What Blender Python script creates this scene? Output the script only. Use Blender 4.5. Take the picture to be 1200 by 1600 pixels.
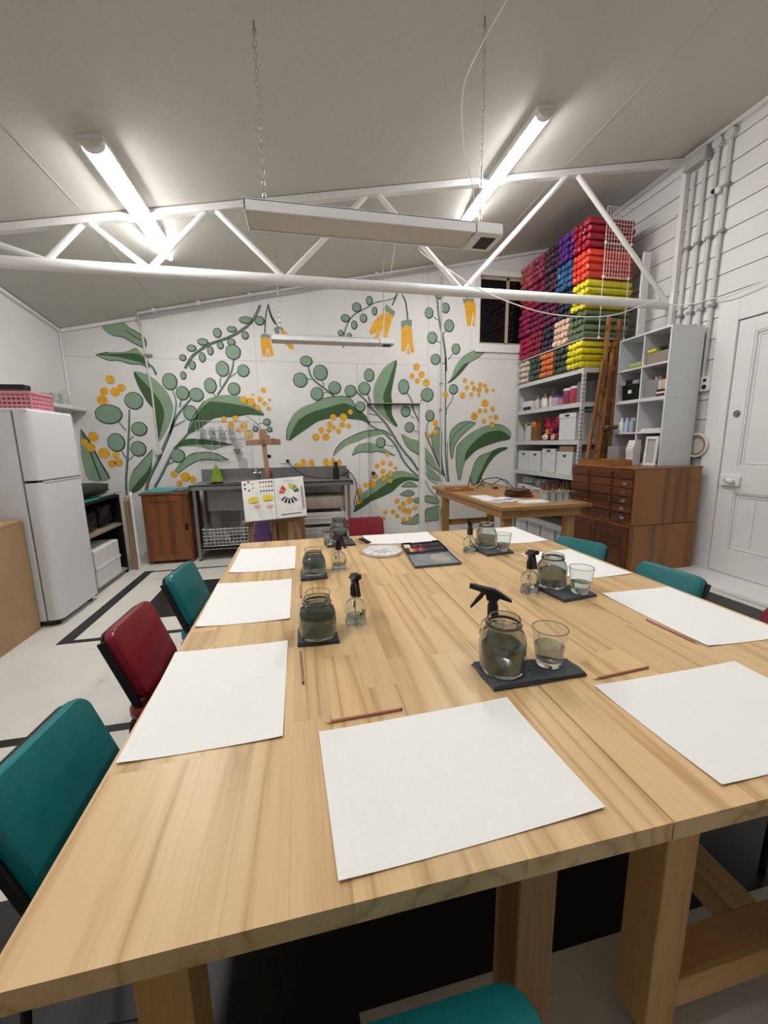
import bpy, math, random
from mathutils import Matrix, Vector, Euler
for o in list(bpy.data.objects): bpy.data.objects.remove(o)
SC = bpy.context.scene
C = SC.collection
random.seed(7)
PI = math.pi

# ---------------------------------------------------------------- camera
cam_data = bpy.data.cameras.new('camera')
cam = bpy.data.objects.new('camera', cam_data); C.objects.link(cam)
YAW, PITCH, ROLL, FPX = math.radians(11.825), math.radians(9.913), math.radians(-0.9215), 616.3
_f = Vector((math.sin(YAW)*math.cos(PITCH), math.cos(YAW)*math.cos(PITCH), -math.sin(PITCH)))
_r = Vector((math.cos(YAW), -math.sin(YAW), 0)); _u = _r.cross(_f)
_r2 = math.cos(ROLL)*_r + math.sin(ROLL)*_u; _u2 = -math.sin(ROLL)*_r + math.cos(ROLL)*_u
cam.matrix_world = Matrix(((_r2.x, _u2.x, -_f.x, 0), (_r2.y, _u2.y, -_f.y, 0), (_r2.z, _u2.z, -_f.z, 1.5), (0, 0, 0, 1)))
cam_data.sensor_fit = 'HORIZONTAL'; cam_data.sensor_width = 36; cam_data.lens = 36*FPX/1200
cam_data.clip_start = 0.02
SC.camera = cam

# ---------------------------------------------------------------- world and exposure
w = bpy.data.worlds.new('night'); SC.world = w; w.use_nodes = True
w.node_tree.nodes['Background'].inputs[0].default_value = (0.02, 0.025, 0.035, 1)
w.node_tree.nodes['Background'].inputs[1].default_value = 0.3
SC.view_settings.view_transform = 'Standard'; SC.view_settings.look = 'None'
SC.view_settings.gamma = 1; SC.view_settings.use_curve_mapping = False
SC.view_settings.exposure = 0.70
LAMP_POWER = 50.0     # emission strength of the batten diffusers

# ---------------------------------------------------------------- materials
def lin(c):
    return c/12.92 if c <= 0.04045 else ((c+0.055)/1.055)**2.4
def col(h):
    h = h.lstrip('#'); return tuple(lin(int(h[i:i+2], 16)/255) for i in (0, 2, 4)) + (1,)
_M = {}
def mat(name, hexc, rough=0.6, metal=0.0, var=0.06, scale=8.0, bump=0.0, trans=0.0, ior=1.45, coat=0.0, sheen=0.0, emit=0.0, alpha=1.0, objrand=0.0, stretch=(1, 1, 1)):
    """procedural principled material: base colour broken up by noise, optional relief"""
    if name in _M: return _M[name]
    m = bpy.data.materials.new(name); m.use_nodes = True; nt = m.node_tree; n = nt.nodes; l = nt.links
    b = n['Principled BSDF']; base = col(hexc)
    tc = n.new('ShaderNodeTexCoord'); mp = n.new('ShaderNodeMapping'); mp.inputs['Scale'].default_value = stretch
    l.new(tc.outputs['Object'], mp.inputs[0])
    nz = n.new('ShaderNodeTexNoise'); nz.inputs['Scale'].default_value = scale; nz.inputs['Detail'].default_value = 4
    l.new(mp.outputs[0], nz.inputs['Vector'])
    cr = n.new('ShaderNodeValToRGB')
    cr.color_ramp.elements[0].position = 0.3; cr.color_ramp.elements[1].position = 0.7
    cr.color_ramp.elements[0].color = tuple(max(0, x*(1-var)) for x in base[:3])+(1,)
    cr.color_ramp.elements[1].color = tuple(min(1, x*(1+var)) for x in base[:3])+(1,)
    l.new(nz.outputs['Fac'], cr.inputs[0])
    out = cr.outputs[0]
    if objrand:
        oi = n.new('ShaderNodeObjectInfo'); hs = n.new('ShaderNodeHueSaturation'); mr = n.new('ShaderNodeMapRange')
        mr.inputs[3].default_value = 1-objrand; mr.inputs[4].default_value = 1+objrand
        l.new(oi.outputs['Random'], mr.inputs[0]); l.new(mr.outputs[0], hs.inputs['Value']); l.new(out, hs.inputs['Color']); out = hs.outputs[0]
    l.new(out, b.inputs['Base Color'])
    b.inputs['Roughness'].default_value = rough; b.inputs['Metallic'].default_value = metal
    b.inputs['Transmission Weight'].default_value = trans; b.inputs['IOR'].default_value = ior
    b.inputs['Coat Weight'].default_value = coat; b.inputs['Sheen Weight'].default_value = sheen
    b.inputs['Alpha'].default_value = alpha
    if emit:
        b.inputs['Emission Color'].default_value = base; b.inputs['Emission Strength'].default_value = emit
    if bump:
        bp = n.new('ShaderNodeBump'); bp.inputs['Strength'].default_value = bump; bp.inputs['Distance'].default_value = 0.01
        l.new(nz.outputs['Fac'], bp.inputs['Height']); l.new(bp.outputs[0], b.inputs['Normal'])
    _M[name] = m; return m

def wood(name, light, dark, axis='Y', rough=0.4, ring=14.0, grain=1.0, rnd=0.10, coat=0.0):
    """long-grained timber along one object axis; each object gets its own cut of the grain"""
    if name in _M: return _M[name]
    m = bpy.data.materials.new(name); m.use_nodes = True; nt = m.node_tree; n = nt.nodes; l = nt.links; b = n['Principled BSDF']
    tc = n.new('ShaderNodeTexCoord'); oi = n.new('ShaderNodeObjectInfo')
    ml = n.new('ShaderNodeMath'); ml.operation = 'MULTIPLY'; ml.inputs[1].default_value = 37.0; l.new(oi.outputs['Random'], ml.inputs[0])
    cb = n.new('ShaderNodeCombineXYZ')
    for i in range(3): l.new(ml.outputs[0], cb.inputs[i])
    ad = n.new('ShaderNodeVectorMath'); ad.operation = 'ADD'; l.new(tc.outputs['Object'], ad.inputs[0]); l.new(cb.outputs[0], ad.inputs[1])
    mp = n.new('ShaderNodeMapping'); s = [1.0, 1.0, 1.0]; s['XYZ'.index(axis)] = 0.035; mp.inputs['Scale'].default_value = s
    l.new(ad.outputs[0], mp.inputs[0])
    nz = n.new('ShaderNodeTexNoise'); nz.inputs['Scale'].default_value = 4.0; nz.inputs['Detail'].default_value = 1.5; nz.inputs['Distortion'].default_value = 0.15
    l.new(mp.outputs[0], nz.inputs['Vector'])
    m1 = n.new('ShaderNodeMath'); m1.operation = 'MULTIPLY'; m1.inputs[1].default_value = ring; l.new(nz.outputs['Fac'], m1.inputs[0])
    fr = n.new('ShaderNodeMath'); fr.operation = 'PINGPONG'; fr.inputs[1].default_value = 1.0; l.new(m1.outputs[0], fr.inputs[0])
    fine = n.new('ShaderNodeTexNoise'); fine.inputs['Scale'].default_value = 150.0; fine.inputs['Detail'].default_value = 3
    mp2 = n.new('ShaderNodeMapping'); s2 = [1.0, 1.0, 1.0]; s2['XYZ'.index(axis)] = 0.03; mp2.inputs['Scale'].default_value = s2
    l.new(ad.outputs[0], mp2.inputs[0]); l.new(mp2.outputs[0], fine.inputs['Vector'])
    mx = n.new('ShaderNodeMath'); mx.operation = 'MULTIPLY_ADD'; mx.inputs[1].default_value = 0.55*grain; l.new(fine.outputs['Fac'], mx.inputs[0])
    pw = n.new('ShaderNodeMath'); pw.operation = 'POWER'; pw.inputs[1].default_value = 3.0; l.new(fr.outputs[0], pw.inputs[0])
    m2 = n.new('ShaderNodeMath'); m2.operation = 'MULTIPLY'; m2.inputs[1].default_value = 0.50*grain; l.new(pw.outputs[0], m2.inputs[0]); l.new(m2.outputs[0], mx.inputs[2])
    cr = n.new('ShaderNodeValToRGB'); cr.color_ramp.elements[0].position = 0.28; cr.color_ramp.elements[1].position = 0.82
    cr.color_ramp.elements[0].color = col(light); cr.color_ramp.elements[1].color = col(dark); l.new(mx.outputs[0], cr.inputs[0])
    hs = n.new('ShaderNodeHueSaturation'); mr = n.new('ShaderNodeMapRange'); mr.inputs[3].default_value = 1-rnd; mr.inputs[4].default_value = 1+rnd*0.6
    l.new(oi.outputs['Random'], mr.inputs[0]); l.new(mr.outputs[0], hs.inputs['Value']); l.new(cr.outputs[0], hs.inputs['Color'])
    l.new(hs.outputs[0], b.inputs['Base Color']); b.inputs['Roughness'].default_value = rough; b.inputs['Coat Weight'].default_value = coat
    bp = n.new('ShaderNodeBump'); bp.inputs['Strength'].default_value = 0.08; bp.inputs['Distance'].default_value = 0.002
    l.new(mx.outputs[0], bp.inputs['Height']); l.new(bp.outputs[0], b.inputs['Normal'])
    _M[name] = m; return m

def glass(name, hexc='#ffffff', rough=0.02, ior=1.45):
    if name in _M: return _M[name]
    return mat(name, hexc, rough=rough, var=0.01, scale=20, trans=1.0, ior=ior)

# ---------------------------------------------------------------- mesh helpers
class MB:
    def __init__(s): s.v = []; s.f = []
    def add(s, vs, fs):
        k = len(s.v); s.v += [tuple(p) for p in vs]; s.f += [tuple(i+k for i in f) for f in fs]; return s
    def box(s, a, b):
        x0, y0, z0 = a; x1, y1, z1 = b
        return s.add([(x0,y0,z0),(x1,y0,z0),(x1,y1,z0),(x0,y1,z0),(x0,y0,z1),(x1,y0,z1),(x1,y1,z1),(x0,y1,z1)],
                     [(0,3,2,1),(4,5,6,7),(0,1,5,4),(1,2,6,5),(2,3,7,6),(3,0,4,7)])
    def cb(s, c, d):
        return s.box([c[i]-d[i]/2 for i in range(3)], [c[i]+d[i]/2 for i in range(3)])
    def bar(s, p, q, w, h, up=(0, 0, 1)):
        p = Vector(p); q = Vector(q); d = (q-p).normalized(); u = Vector(up)
        if abs(d.dot(u)) > 0.98: u = Vector((0, 1, 0))
        a = d.cross(u).normalized(); b = a.cross(d)
        vs = [e+a*(i*w/2)+b*(j*h/2) for e in (p, q) for i, j in ((-1,-1),(1,-1),(1,1),(-1,1))]
        return s.add(vs, [(0,1,2,3),(7,6,5,4),(0,4,5,1),(1,5,6,2),(2,6,7,3),(3,7,4,0)])
    def tube(s, pts, r, n=8, closed=False, caps=True):
        pts = [Vector(p) for p in pts]; N = len(pts); k = len(s.v); prev = None
        rr = r if isinstance(r, (list, tuple)) else [r]*N
        for i, p in enumerate(pts):
            if closed: t = pts[(i+1) % N]-pts[i-1]
            else: t = pts[min(i+1, N-1)]-pts[max(i-1, 0)]
            t.normalize()
            if prev is None:
                a = t.cross(Vector((0, 0, 1)))
                if a.length < 1e-3: a = t.cross(Vector((1, 0, 0)))
            else: a = prev-t*prev.dot(t)
            a.normalize(); prev = a; b = t.cross(a)
            s.v += [tuple(p+(a*math.cos(2*PI*j/n)+b*math.sin(2*PI*j/n))*rr[i]) for j in range(n)]
        for i in range(N if closed else N-1):
            i2 = (i+1) % N
            for j in range(n): s.f.append((k+i*n+j, k+i*n+(j+1) % n, k+i2*n+(j+1) % n, k+i2*n+j))
        if caps and not closed:
            s.f.append(tuple(k+j for j in range(n))[::-1]); s.f.append(tuple(k+(N-1)*n+j for j in range(n)))
        return s
    def cyl(s, p, q, r, n=16, r2=None):
        return s.tube([p, q], [r, r if r2 is None else r2], n)
    def lathe(s, prof, c=(0, 0, 0), n=24, caps=True, sq=0.0):
        k = len(s.v); N = len(prof)
        for r, z in prof:
            for j in range(n):
                a = 2*PI*j/n; x, y = math.cos(a), math.sin(a)
                if sq:
                    e = 1/max(abs(x), abs(y)); g = 1+(e-1)*sq; x *= g; y *= g
                s.v.append((c[0]+r*x, c[1]+r*y, c[2]+z))
        for i in range(N-1):
            for j in range(n): s.f.append((k+i*n+j, k+i*n+(j+1) % n, k+(i+1)*n+(j+1) % n, k+(i+1)*n+j))
        if caps:
            if prof[0][0] > 1e-6: s.f.append(tuple(k+j for j in range(n))[::-1])
            if prof[-1][0] > 1e-6: s.f.append(tuple(k+(N-1)*n+j for j in range(n)))
        return s
    def prism(s, poly, d0, d1, axis='Z'):
        n = len(poly)
        def P(p, d): return {'Z': (p[0], p[1], d), 'Y': (p[0], d, p[1]), 'X': (d, p[0], p[1])}[axis]
        vs = [P(p, d0) for p in poly]+[P(p, d1) for p in poly]
        return s.add(vs, [tuple(range(n))[::-1], tuple(range(n, 2*n))]+[(i, (i+1) % n, n+(i+1) % n, n+i) for i in range(n)])
    def ball(s, c, r, nu=10, nv=6, sc=(1, 1, 1)):
        prof = [(max(1e-4, math.sin(PI*i/nv))*r, -math.cos(PI*i/nv)*r) for i in range(nv+1)]
        k = len(s.v); s.lathe(prof, (0, 0, 0), nu, caps=False)
        for i in range(k, len(s.v)):
            x, y, z = s.v[i]; s.v[i] = (c[0]+x*sc[0], c[1]+y*sc[1], c[2]+z*sc[2])
        return s
    def xf(s, M, k0=0):
        for i in range(k0, len(s.v)): s.v[i] = tuple(M @ Vector(s.v[i]))
        return s
    def ob(s, name, m, parent=None, bevel=0.0, smooth=False, world=False, seg=2, loc=None, rot=None):
        me = bpy.data.meshes.new(name); vs = s.v
        if world and parent is not None:
            o_ = parent.location
            if parent.parent is not None: o_ = o_+parent.parent.location
            vs = [(x-o_[0], y-o_[1], z-o_[2]) for x, y, z in vs]
        me.from_pydata(vs, [], s.f); me.materials.append(m); me.update()
        if smooth:
            me.polygons.foreach_set('use_smooth', [True]*len(me.polygons))
            try: me.set_sharp_from_angle(angle=math.radians(40))
            except Exception: pass
        o = bpy.data.objects.new(name, me); C.objects.link(o)
        if parent is not None: o.parent = parent
        if loc is not None: o.location = loc
        if rot is not None: o.rotation_euler = rot
        if bevel:
            b = o.modifiers.new('bevel', 'BEVEL'); b.width = bevel; b.segments = seg; b.limit_method = 'ANGLE'
        return o
def box(a, b): return MB().box(a, b)
def cyl(p, q, r, n=16, r2=None): return MB().cyl(p, q, r, n, r2)

def tag(o, label=None, cat=None, group=None, kind=None):
    if label: o['label'] = label
    if cat: o['category'] = cat
    if group: o['group'] = group
    if kind: o['kind'] = kind
    return o
def thing(name, label, cat, loc=(0, 0, 0), rz=0.0, group=None):
    o = bpy.data.objects.new(name, None); C.objects.link(o); o.empty_display_size = 0.05
    o.location = loc; o.rotation_euler = (0, 0, rz); return tag(o, label, cat, group)
def dup(root, loc, rz=None, label=None, group=None):
    r = root.copy(); C.objects.link(r); r.location = loc
    if rz is not None: r.rotation_euler = (0, 0, rz)
    if label: r['label'] = label
    if group: r['group'] = group
    for ch in list(root.children):
        c = ch.copy(); C.objects.link(c); c.parent = r
        for g in ch.children:
            d = g.copy(); C.objects.link(d); d.parent = c
    return r
def rrect(w, h, r, n=5, cx=0, cy=0):
    pts = []
    for sx, sy, a0 in ((1, 1, 0), (-1, 1, 90), (-1, -1, 180), (1, -1, 270)):
        for i in range(n+1):
            a = math.radians(a0+90*i/n)
            pts.append((cx+sx*(w/2-r)+r*math.cos(a), cy+sy*(h/2-r)+r*math.sin(a)))
    return pts

# ================================================================ the room
YB, XL, XR, YF = 6.15, -2.95, 4.45, -3.6
DX0, DX1, DZ = 1.045, 1.944, 2.1            # painted flush door in the back wall
def CE(x, y):                                # underside of the sloping ceiling
    t = min(1, max(0, (y-4.27)/(YB-4.27)))
    return (1-t)*(3.80+.1847*x)+t*(3.624+.2117*x)
WALL = mat('wall_paint', '#e0dfdc', rough=0.55, var=0.03, scale=2.5, bump=0.02)
CEIL = mat('ceiling_paint', '#c6c3bc', rough=0.7, var=0.03, scale=60, bump=0.03)
TRIM = mat('trim_paint', '#e6e6e4', rough=0.45, var=0.02, scale=6)
GAP = mat('joint_shadow_paint', '#b4b2ac', rough=0.7)
BLACKP = mat('black_floor_paint', '#20201f', rough=0.42, var=0.35, scale=9, bump=0.03)

def floor_material():
    m = mat('white_floor_paint', '#d6d3cb', rough=0.38, var=0.05, scale=3, bump=0.02); nt = m.node_tree; n = nt.nodes; l = nt.links
    b = n['Principled BSDF']; src = b.inputs['Base Color'].links[0].from_socket
    tc = n.new('ShaderNodeTexCoord'); nz = n.new('ShaderNodeTexNoise'); nz.inputs['Scale'].default_value = 3.2; nz.inputs['Detail'].default_value = 8; nz.inputs['Roughness'].default_value = 0.7
    l.new(tc.outputs['Object'], nz.inputs['Vector'])
    cr = n.new('ShaderNodeValToRGB'); cr.color_ramp.elements[0].position = 0.62; cr.color_ramp.elements[1].position = 0.78
    cr.color_ramp.elements[0].color = (0, 0, 0, 1); cr.color_ramp.elements[1].color = (0.7, 0.7, 0.7, 1); l.new(nz.outputs['Fac'], cr.inputs[0])
    mx = n.new('ShaderNodeMix'); mx.data_type = 'RGBA'; l.new(cr.outputs[0], mx.inputs[0]); l.new(src, mx.inputs[6]); mx.inputs[7].default_value = col('#8a8780')
    l.new(mx.outputs[2], b.inputs['Base Color']); return m
floor = tag(box((XL-.1, YF-.1, -.1), (XR+.1, YB+.1, 0)).ob('floor', floor_material()), kind='structure')
def paint(poly, name='painted_marking'):
    return MB().prism(poly, 0.0, 0.0012).ob(name, BLACKP, floor)
def rect(x0, y0, x1, y1): return [(x0, y0), (x1, y0), (x1, y1), (x0, y1)]
for r in [(-1.925, 3.30, -1.825, 5.14), (-1.825, 3.30, -.80, 3.355), (-1.825, 5.085, .8, 5.125), (-1.51, 3.645, .6, 4.62), (-2.9, 2.145, -.9, 2.205), (-2.9, .81, -.55, 1.33), (-.55, .81, 1.9, 1.9), (1.9, .81, 3.9, 3.05), (-2.9, -.6, .08, .81)]:
    paint(rect(*r))

def wallprism(poly, y0, y1, name, m, parent=None): return MB().prism(poly, y0, y1, 'Y').ob(name, m, parent)
def top(x, d=0): return CE(x, YB)+d
wb = MB()
for x0, x1, z0 in ((XL-.1, DX0, 0), (DX0, DX1, DZ), (DX1, 2.86, 0)):
    wb.prism([(x0, z0), (x1, z0), (x1, top(x1, .03)), (x0, top(x0, .03))], YB, YB+.2, 'Y')
wb.box((2.86, YB, 0), (4.10, YB+.2, 3.02)); wb.prism([(2.86, 4.02), (4.10, 4.02), (4.10, top(4.10, .03)), (2.86, top(2.86, .03))], YB, YB+.2, 'Y')
wb.prism([(4.10, 0), (XR+.1, 0), (XR+.1, top(XR+.1, .03)), (4.10, top(4.10, .03))], YB, YB+.2, 'Y')
wall_back = tag(wb.ob('wall_back', WALL), kind='structure')
for (a, b) in (((XL, 2.678), (2.02, 2.684)), ((-.54, 1.2), (-.536, 3.5)), ((.905, 0), (.912, 2.68)), ((2.025, 0), (2.031, 4.03)), ((2.19, 0), (2.195, 4.05)), ((2.72, 2.9), (2.724, 3.7)), ((2.3, 2.80), (3.6, 2.808))):
    box((a[0], YB-.0008, a[1]), (b[0], YB, b[1])).ob('panel_joint', GAP, wall_back)
tag(box((XL-.12, YF, 0), (XL, YB+.1, 3.30)).ob('wall_left', WALL), kind='structure')
tag(box((XL-.12, YF-.15, 0), (XR+.2, YF, 4.7)).ob('wall_front', WALL), kind='structure')
cb_ = MB()
xs = [XL-.05+(XR-XL+.1)*i/8 for i in range(9)]; ys = [YF, 4.27]+[4.27+(YB-4.27)*i/6 for i in range(1, 7)]
vs = [(x, y, CE(x, y)) for y in ys for x in xs]+[(x, y, CE(x, y)+.12) for y in ys for x in xs]; k = len(xs)*len(ys)
fs = []
for j in range(len(ys)-1):
    for i in range(len(xs)-1):
        a = j*len(xs)+i; fs.append((a, a+len(xs), a+len(xs)+1, a+1)); fs.append((k+a, k+a+1, k+a+len(xs)+1, k+a+len(xs)))
ceiling = tag(cb_.add(vs, fs).ob('ceiling', CEIL), kind='structure')
for x in (2.885, -1.705):
    MB().bar((x, YF+.05, CE(x, YF)-.001), (x, 4.27, CE(x, 4.27)-.001), .006, .003).ob('ceiling_joint', GAP, ceiling)
    MB().bar((x, 4.27, CE(x, 4.27)-.001), (x, YB, CE(x, YB)-.001), .006, .003).ob('ceiling_joint', GAP, ceiling)
MB().bar((XL, YB-.02, top(XL)-.02), (XR, YB-.02, top(XR)-.02), .03, .04).ob('trim_1', TRIM)['kind'] = 'structure'
MB().bar((XL+.02, 3.0, CE(XL, 4.27)-.02), (XL+.02, 4.27, CE(XL, 4.27)-.02), .04, .03).bar((XL+.02, 4.27, CE(XL, 4.27)-.02), (XL+.02, YB, top(XL)-.02), .04, .03).ob('trim_2', TRIM)['kind'] = 'structure'
MB().bar((XR-.02, YF+.05, CE(XR, 0)-.025), (XR-.02, 4.27, CE(XR, 0)-.025), .04, .04).bar((XR-.02, 4.27, CE(XR, 4.27)-.025), (XR-.02, YB, top(XR)-.025), .04, .04).ob('trim_3', TRIM)['kind'] = 'structure'
box((XL, YB-.012, 0), (DX0-.14, YB, .12)).ob('baseboard_back', TRIM)['kind'] = 'structure'
cyl((XL+.012, YB-.012, .0), (XL+.012, YB-.012, 3.0), .012, 8).ob('trim_4', TRIM)['kind'] = 'structure'

# right wall: painted weatherboards, each a piece of the wall
wr = MB()
wr.box((XR+.03, YF, 0), (XR+.15, 2.50, 4.75)).box((XR+.03, 3.43, 0), (XR+.15, YB+.1, 4.75)).box((XR+.03, 2.5, 2.67), (XR+.15, 3.43, 4.75))
wall_right = tag(wr.ob('wall_right', mat('board_gap_paint', '#7d7c78', rough=0.7)), kind='structure')
BH = .213
for i in range(22):
    z0 = i*BH+.003; z1 = z0+BH-.007
    prof = [(XR+.03, z0), (XR+.002, z0), (XR+.010, z1), (XR+.03, z1)]
    for ya, yb in (([(YF, 2.3), (3.64, YB)] if z1 < 2.87 else [(YF, YB)])):
        MB().prism([(p[0], p[1]) for p in prof], ya, yb, 'Y').ob('weatherboard', WALL, wall_right)

# window high in the back wall
win = tag(MB().box((2.80, YB-.03, 2.90), (4.16, YB, 3.02)).box((2.80, YB-.03, 4.02), (4.16, YB, 4.10)).box((2.80, YB-.03, 3.02), (2.86, YB, 4.02)).box((4.10, YB-.03, 3.02), (4.16, YB, 4.02)).ob('window_1', TRIM, bevel=.004), kind='structure')
fr = MB()
for x0, x1 in ((2.86, 2.895), (3.33, 3.375), (4.065, 4.10)): fr.box((x0, YB+.03, 3.02), (x1, YB+.07, 4.02))
fr.box((2.86, YB+.03, 3.02), (4.10, YB+.07, 3.055)).box((2.86, YB+.03, 3.985), (4.10, YB+.07, 4.02)).ob('sash', mat('sash_paint', '#b9ae98', rough=0.5), win)
NIGHT = mat('night_pane', '#121110', rough=0.08, var=0.2, scale=3)
for x0, x1 in ((2.895, 3.33), (3.375, 4.065)): box((x0, YB+.045, 3.055), (x1, YB+.051, 3.985)).ob('pane', NIGHT, win)

# flush door in the back wall, painted over by the mural
DY = YB+.075
d2 = tag(box((DX0, DY, .01), (DX1-.05, DY+.05, DZ-.01)).ob('door_2', WALL), kind='structure')
MB().box((DX0-.002, YB-.004, DZ), (DX1+.004, DY+.05, DZ+.012)).ob('door_lintel', mat('lintel_paint', '#a9a8a2', rough=.6), d2)
MB().box((DX1-.05, YB-.006, 0), (DX1+.03, DY+.05, DZ)).ob('door_jamb', TRIM, d2)
box((DX0-.004, YB-.003, 0), (DX0, DY+.05, DZ)).ob('door_jamb', TRIM, d2)
MB().lathe([(.0001, .0), (.028, .0), (.028, .008), (.012, .012), (.012, .035), (.026, .05), (.03, .065), (.022, .08), (.0001, .082)], n=16).xf(Matrix.Translation((DX0+.09, DY, 1.03)) @ Matrix.Rotation(PI/2, 4, 'X')).ob('door_knob', mat('dark_chrome', '#6a6a6c', rough=.15, metal=1), d2, smooth=True)

# panelled door in the right wall
XD = XR+.0
d1 = tag(box((XD+.012, 2.52, .05), (XD+.05, 3.425, 2.665)).ob('door_1', TRIM), kind='structure')
def dpart(y0, y1, z0, z1, x0, x1, name, bev=.003): return box((x0, y0, z0), (x1, y1, z1)).ob(name, TRIM, d1, bevel=bev)
for y0, y1, nm in ((3.27, 3.425, 'stile'), (2.52, 2.66, 'stile')): dpart(y0, y1, .05, 2.665, XD-.012, XD+.012, nm)
for z0, z1 in ((.05, .30), (.93, 1.20), (2.53, 2.665)): dpart(2.66, 3.27, z0, z1, XD-.012, XD+.012, 'rail')
for z0, z1 in ((.30, .93), (1.20, 2.53)):
    for i, t in enumerate((.0, .028)):
        mo = MB(); a, b, c, d = 2.66+t, 3.27-t, z0+t, z1-t; wd = .018; xx = XD-.006+i*.010
        mo.box((xx, a, c), (XD+.013, a+wd, d)).box((xx, b-wd, c), (XD+.013, b, d)).box((xx, a+wd, c), (XD+.013, b-wd, c+wd)).box((xx, a+wd, d-wd), (XD+.013, b-wd, d)).ob('moulding', TRIM, d1, bevel=.004)
for y in (2.86, 3.06): box((XD+.010, y-.002, .36), (XD+.0125, y+.002, .87)).ob('panel_groove', GAP, d1)
box((XR-.035, 3.43, 0), (XR+.03, 3.635, 2.86)).ob('casing', TRIM, d1, bevel=.005)
box((XR-.035, 2.30, 0), (XR+.03, 2.505, 2.86)).ob('casing', TRIM, d1, bevel=.005)
box((XR-.035, 2.505, 2.672), (XR+.03, 3.43, 2.86)).ob('casing', TRIM, d1, bevel=.005)
box((XR-.46, 2.30, .001), (XR+.03, 3.60, .045)).ob('threshold', TRIM, d1, bevel=.01)
lk = MB().prism(rrect(.20, .115, .02, 4, 3.305, 1.055), XD-.045, XD-.012, 'X').ob('lock_box', TRIM, d1, bevel=.006)
MB().ball((XD-.075, 3.275, 1.055), .034, 14, 8, (1, 1.1, .85)).cyl((XD-.06, 3.275, 1.055), (XD-.04, 3.275, 1.055), .014, 10).ob('door_knob', TRIM, lk, smooth=True)
box((XD-.047, 3.345, 1.045), (XD-.044, 3.352, 1.066)).ob('keyhole', mat('black_plastic', '#141414', rough=.4), lk)
MB().cyl((XD-.012, 3.335, 1.743), (XD-.022, 3.335, 1.743), .034, 20).cyl((XD-.022, 3.335, 1.743), (XD-.028, 3.335, 1.743), .02, 20).ob('deadlock', mat('chrome', '#b8b8ba', rough=.2, metal=1), d1, smooth=True)

# ---------------------------------------------------------------- mural painted on the back wall
GRN = {'light': mat('mural_sage', '#86a084', rough=.6, var=.05, scale=5), 'dark': mat('mural_green', '#3d5c38', rough=.6, var=.06, scale=5), 'calyx': mat('mural_grey_green', '#7d9083', rough=.6),
       'yellow': mat('mural_yellow', '#e3a92c', rough=.6, var=.12, scale=14), 'stem': mat('mural_stem', '#6f857a', rough=.6, var=.1), 'ink': mat('mural_ink', '#34463f', rough=.6), 'round': mat('mural_leaf_disc', '#849e88', rough=.6, var=.06)}
mural = thing('mural', 'painted mural of green gum leaves, stems and yellow wattle blossom across the white wall', 'mural', (0, YB, 0))
def smoothp(p, closed, n=4):
    N = len(p); out = []
    for i in range(N if closed else N-1):
        g = (lambda j: p[j % N]) if closed else (lambda j: p[min(max(j, 0), N-1)])
        a, b, c, d = g(i-1), g(i), g(i+1), g(i+2)
        for k_ in range(n):
            t = k_/n
            out.append(tuple(.5*(2*b[q]+(c[q]-a[q])*t+(2*a[q]-5*b[q]+4*c[q]-d[q])*t*t+(3*b[q]-a[q]-3*c[q]+d[q])*t**3) for q in (0, 1)))
    if not closed: out.append(p[-1])
    return out
def clip(poly, ax, v, keep_less):
    out = []; n = len(poly); s = 1 if keep_less else -1
    for i in range(n):
        a, b = poly[i], poly[(i+1) % n]; da, db = s*(a[ax]-v), s*(b[ax]-v)
        if da <= 0: out.append(a)
        if da*db < 0:
            t = da/(da-db); out.append((a[0]+(b[0]-a[0])*t, a[1]+(b[1]-a[1])*t))
    return out
def onwall(mb, poly, lay):
    """lay a flat painted shape on the wall plane, the part over the door opening on the door leaf"""
    poly = [p for p in poly if True]
    e = .0012+.0009*lay
    def put(pl, y):
        if len(pl) < 3: return
        ar = sum(pl[i][0]*pl[(i+1) % len(pl)][1]-pl[(i+1) % len(pl)][0]*pl[i][1] for i in range(len(pl)))
        if abs(ar) < 1e-6: return
        if ar < 0: pl = pl[::-1]
        key = (y, (0 if sum(p[0] for p in pl)/len(pl) < DX0 else 1) if y == YB else 2, min(p[1] for p in pl) >= DZ and DX0 <= sum(p[0] for p in pl)/len(pl) <= DX1)
        if not hasattr(mb, 'reg'): mb.reg = {}
        mb.reg.setdefault(key, MB()).add([(x, y-e-YB, z) for x, z in pl], [tuple(range(len(pl)))])
    x0 = min(p[0] for p in poly); x1 = max(p[0] for p in poly); z0 = min(p[1] for p in poly)
    if x1 <= DX0 or x0 >= DX1+.03 or z0 >= DZ: put(poly, YB); return
    put(clip(poly, 0, DX0, True), YB); put(clip(poly, 0, DX1+.03, False), YB)
    mid = clip(clip(poly, 0, DX0, False), 0, DX1+.03, True)
    if mid:
        put(clip(mid, 1, DZ+.012, False), YB)
        inn = clip(clip(mid, 1, DZ, True), 0, DX1-.05, True)
        put(inn, DY)
def ribbon(mb, pts, wd, lay, taper=True):
    pts = smoothp(pts, False, 4); n = len(pts); L, Rr = [], []
    for i, p in enumerate(pts):
        a = pts[max(i-1, 0)]; b = pts[min(i+1, n-1)]; dx, dz = b[0]-a[0], b[1]-a[1]; q = math.hypot(dx, dz) or 1
        h = wd/2*(1 if not taper else .65+.35*min(1, i/max(1, n-1)*2)); L.append((p[0]-dz/q*h, p[1]+dx/q*h)); Rr.append((p[0]+dz/q*h, p[1]-dx/q*h))
    for i in range(n-1): onwall(mb, [L[i], L[i+1], Rr[i+1], Rr[i]], lay)
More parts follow.
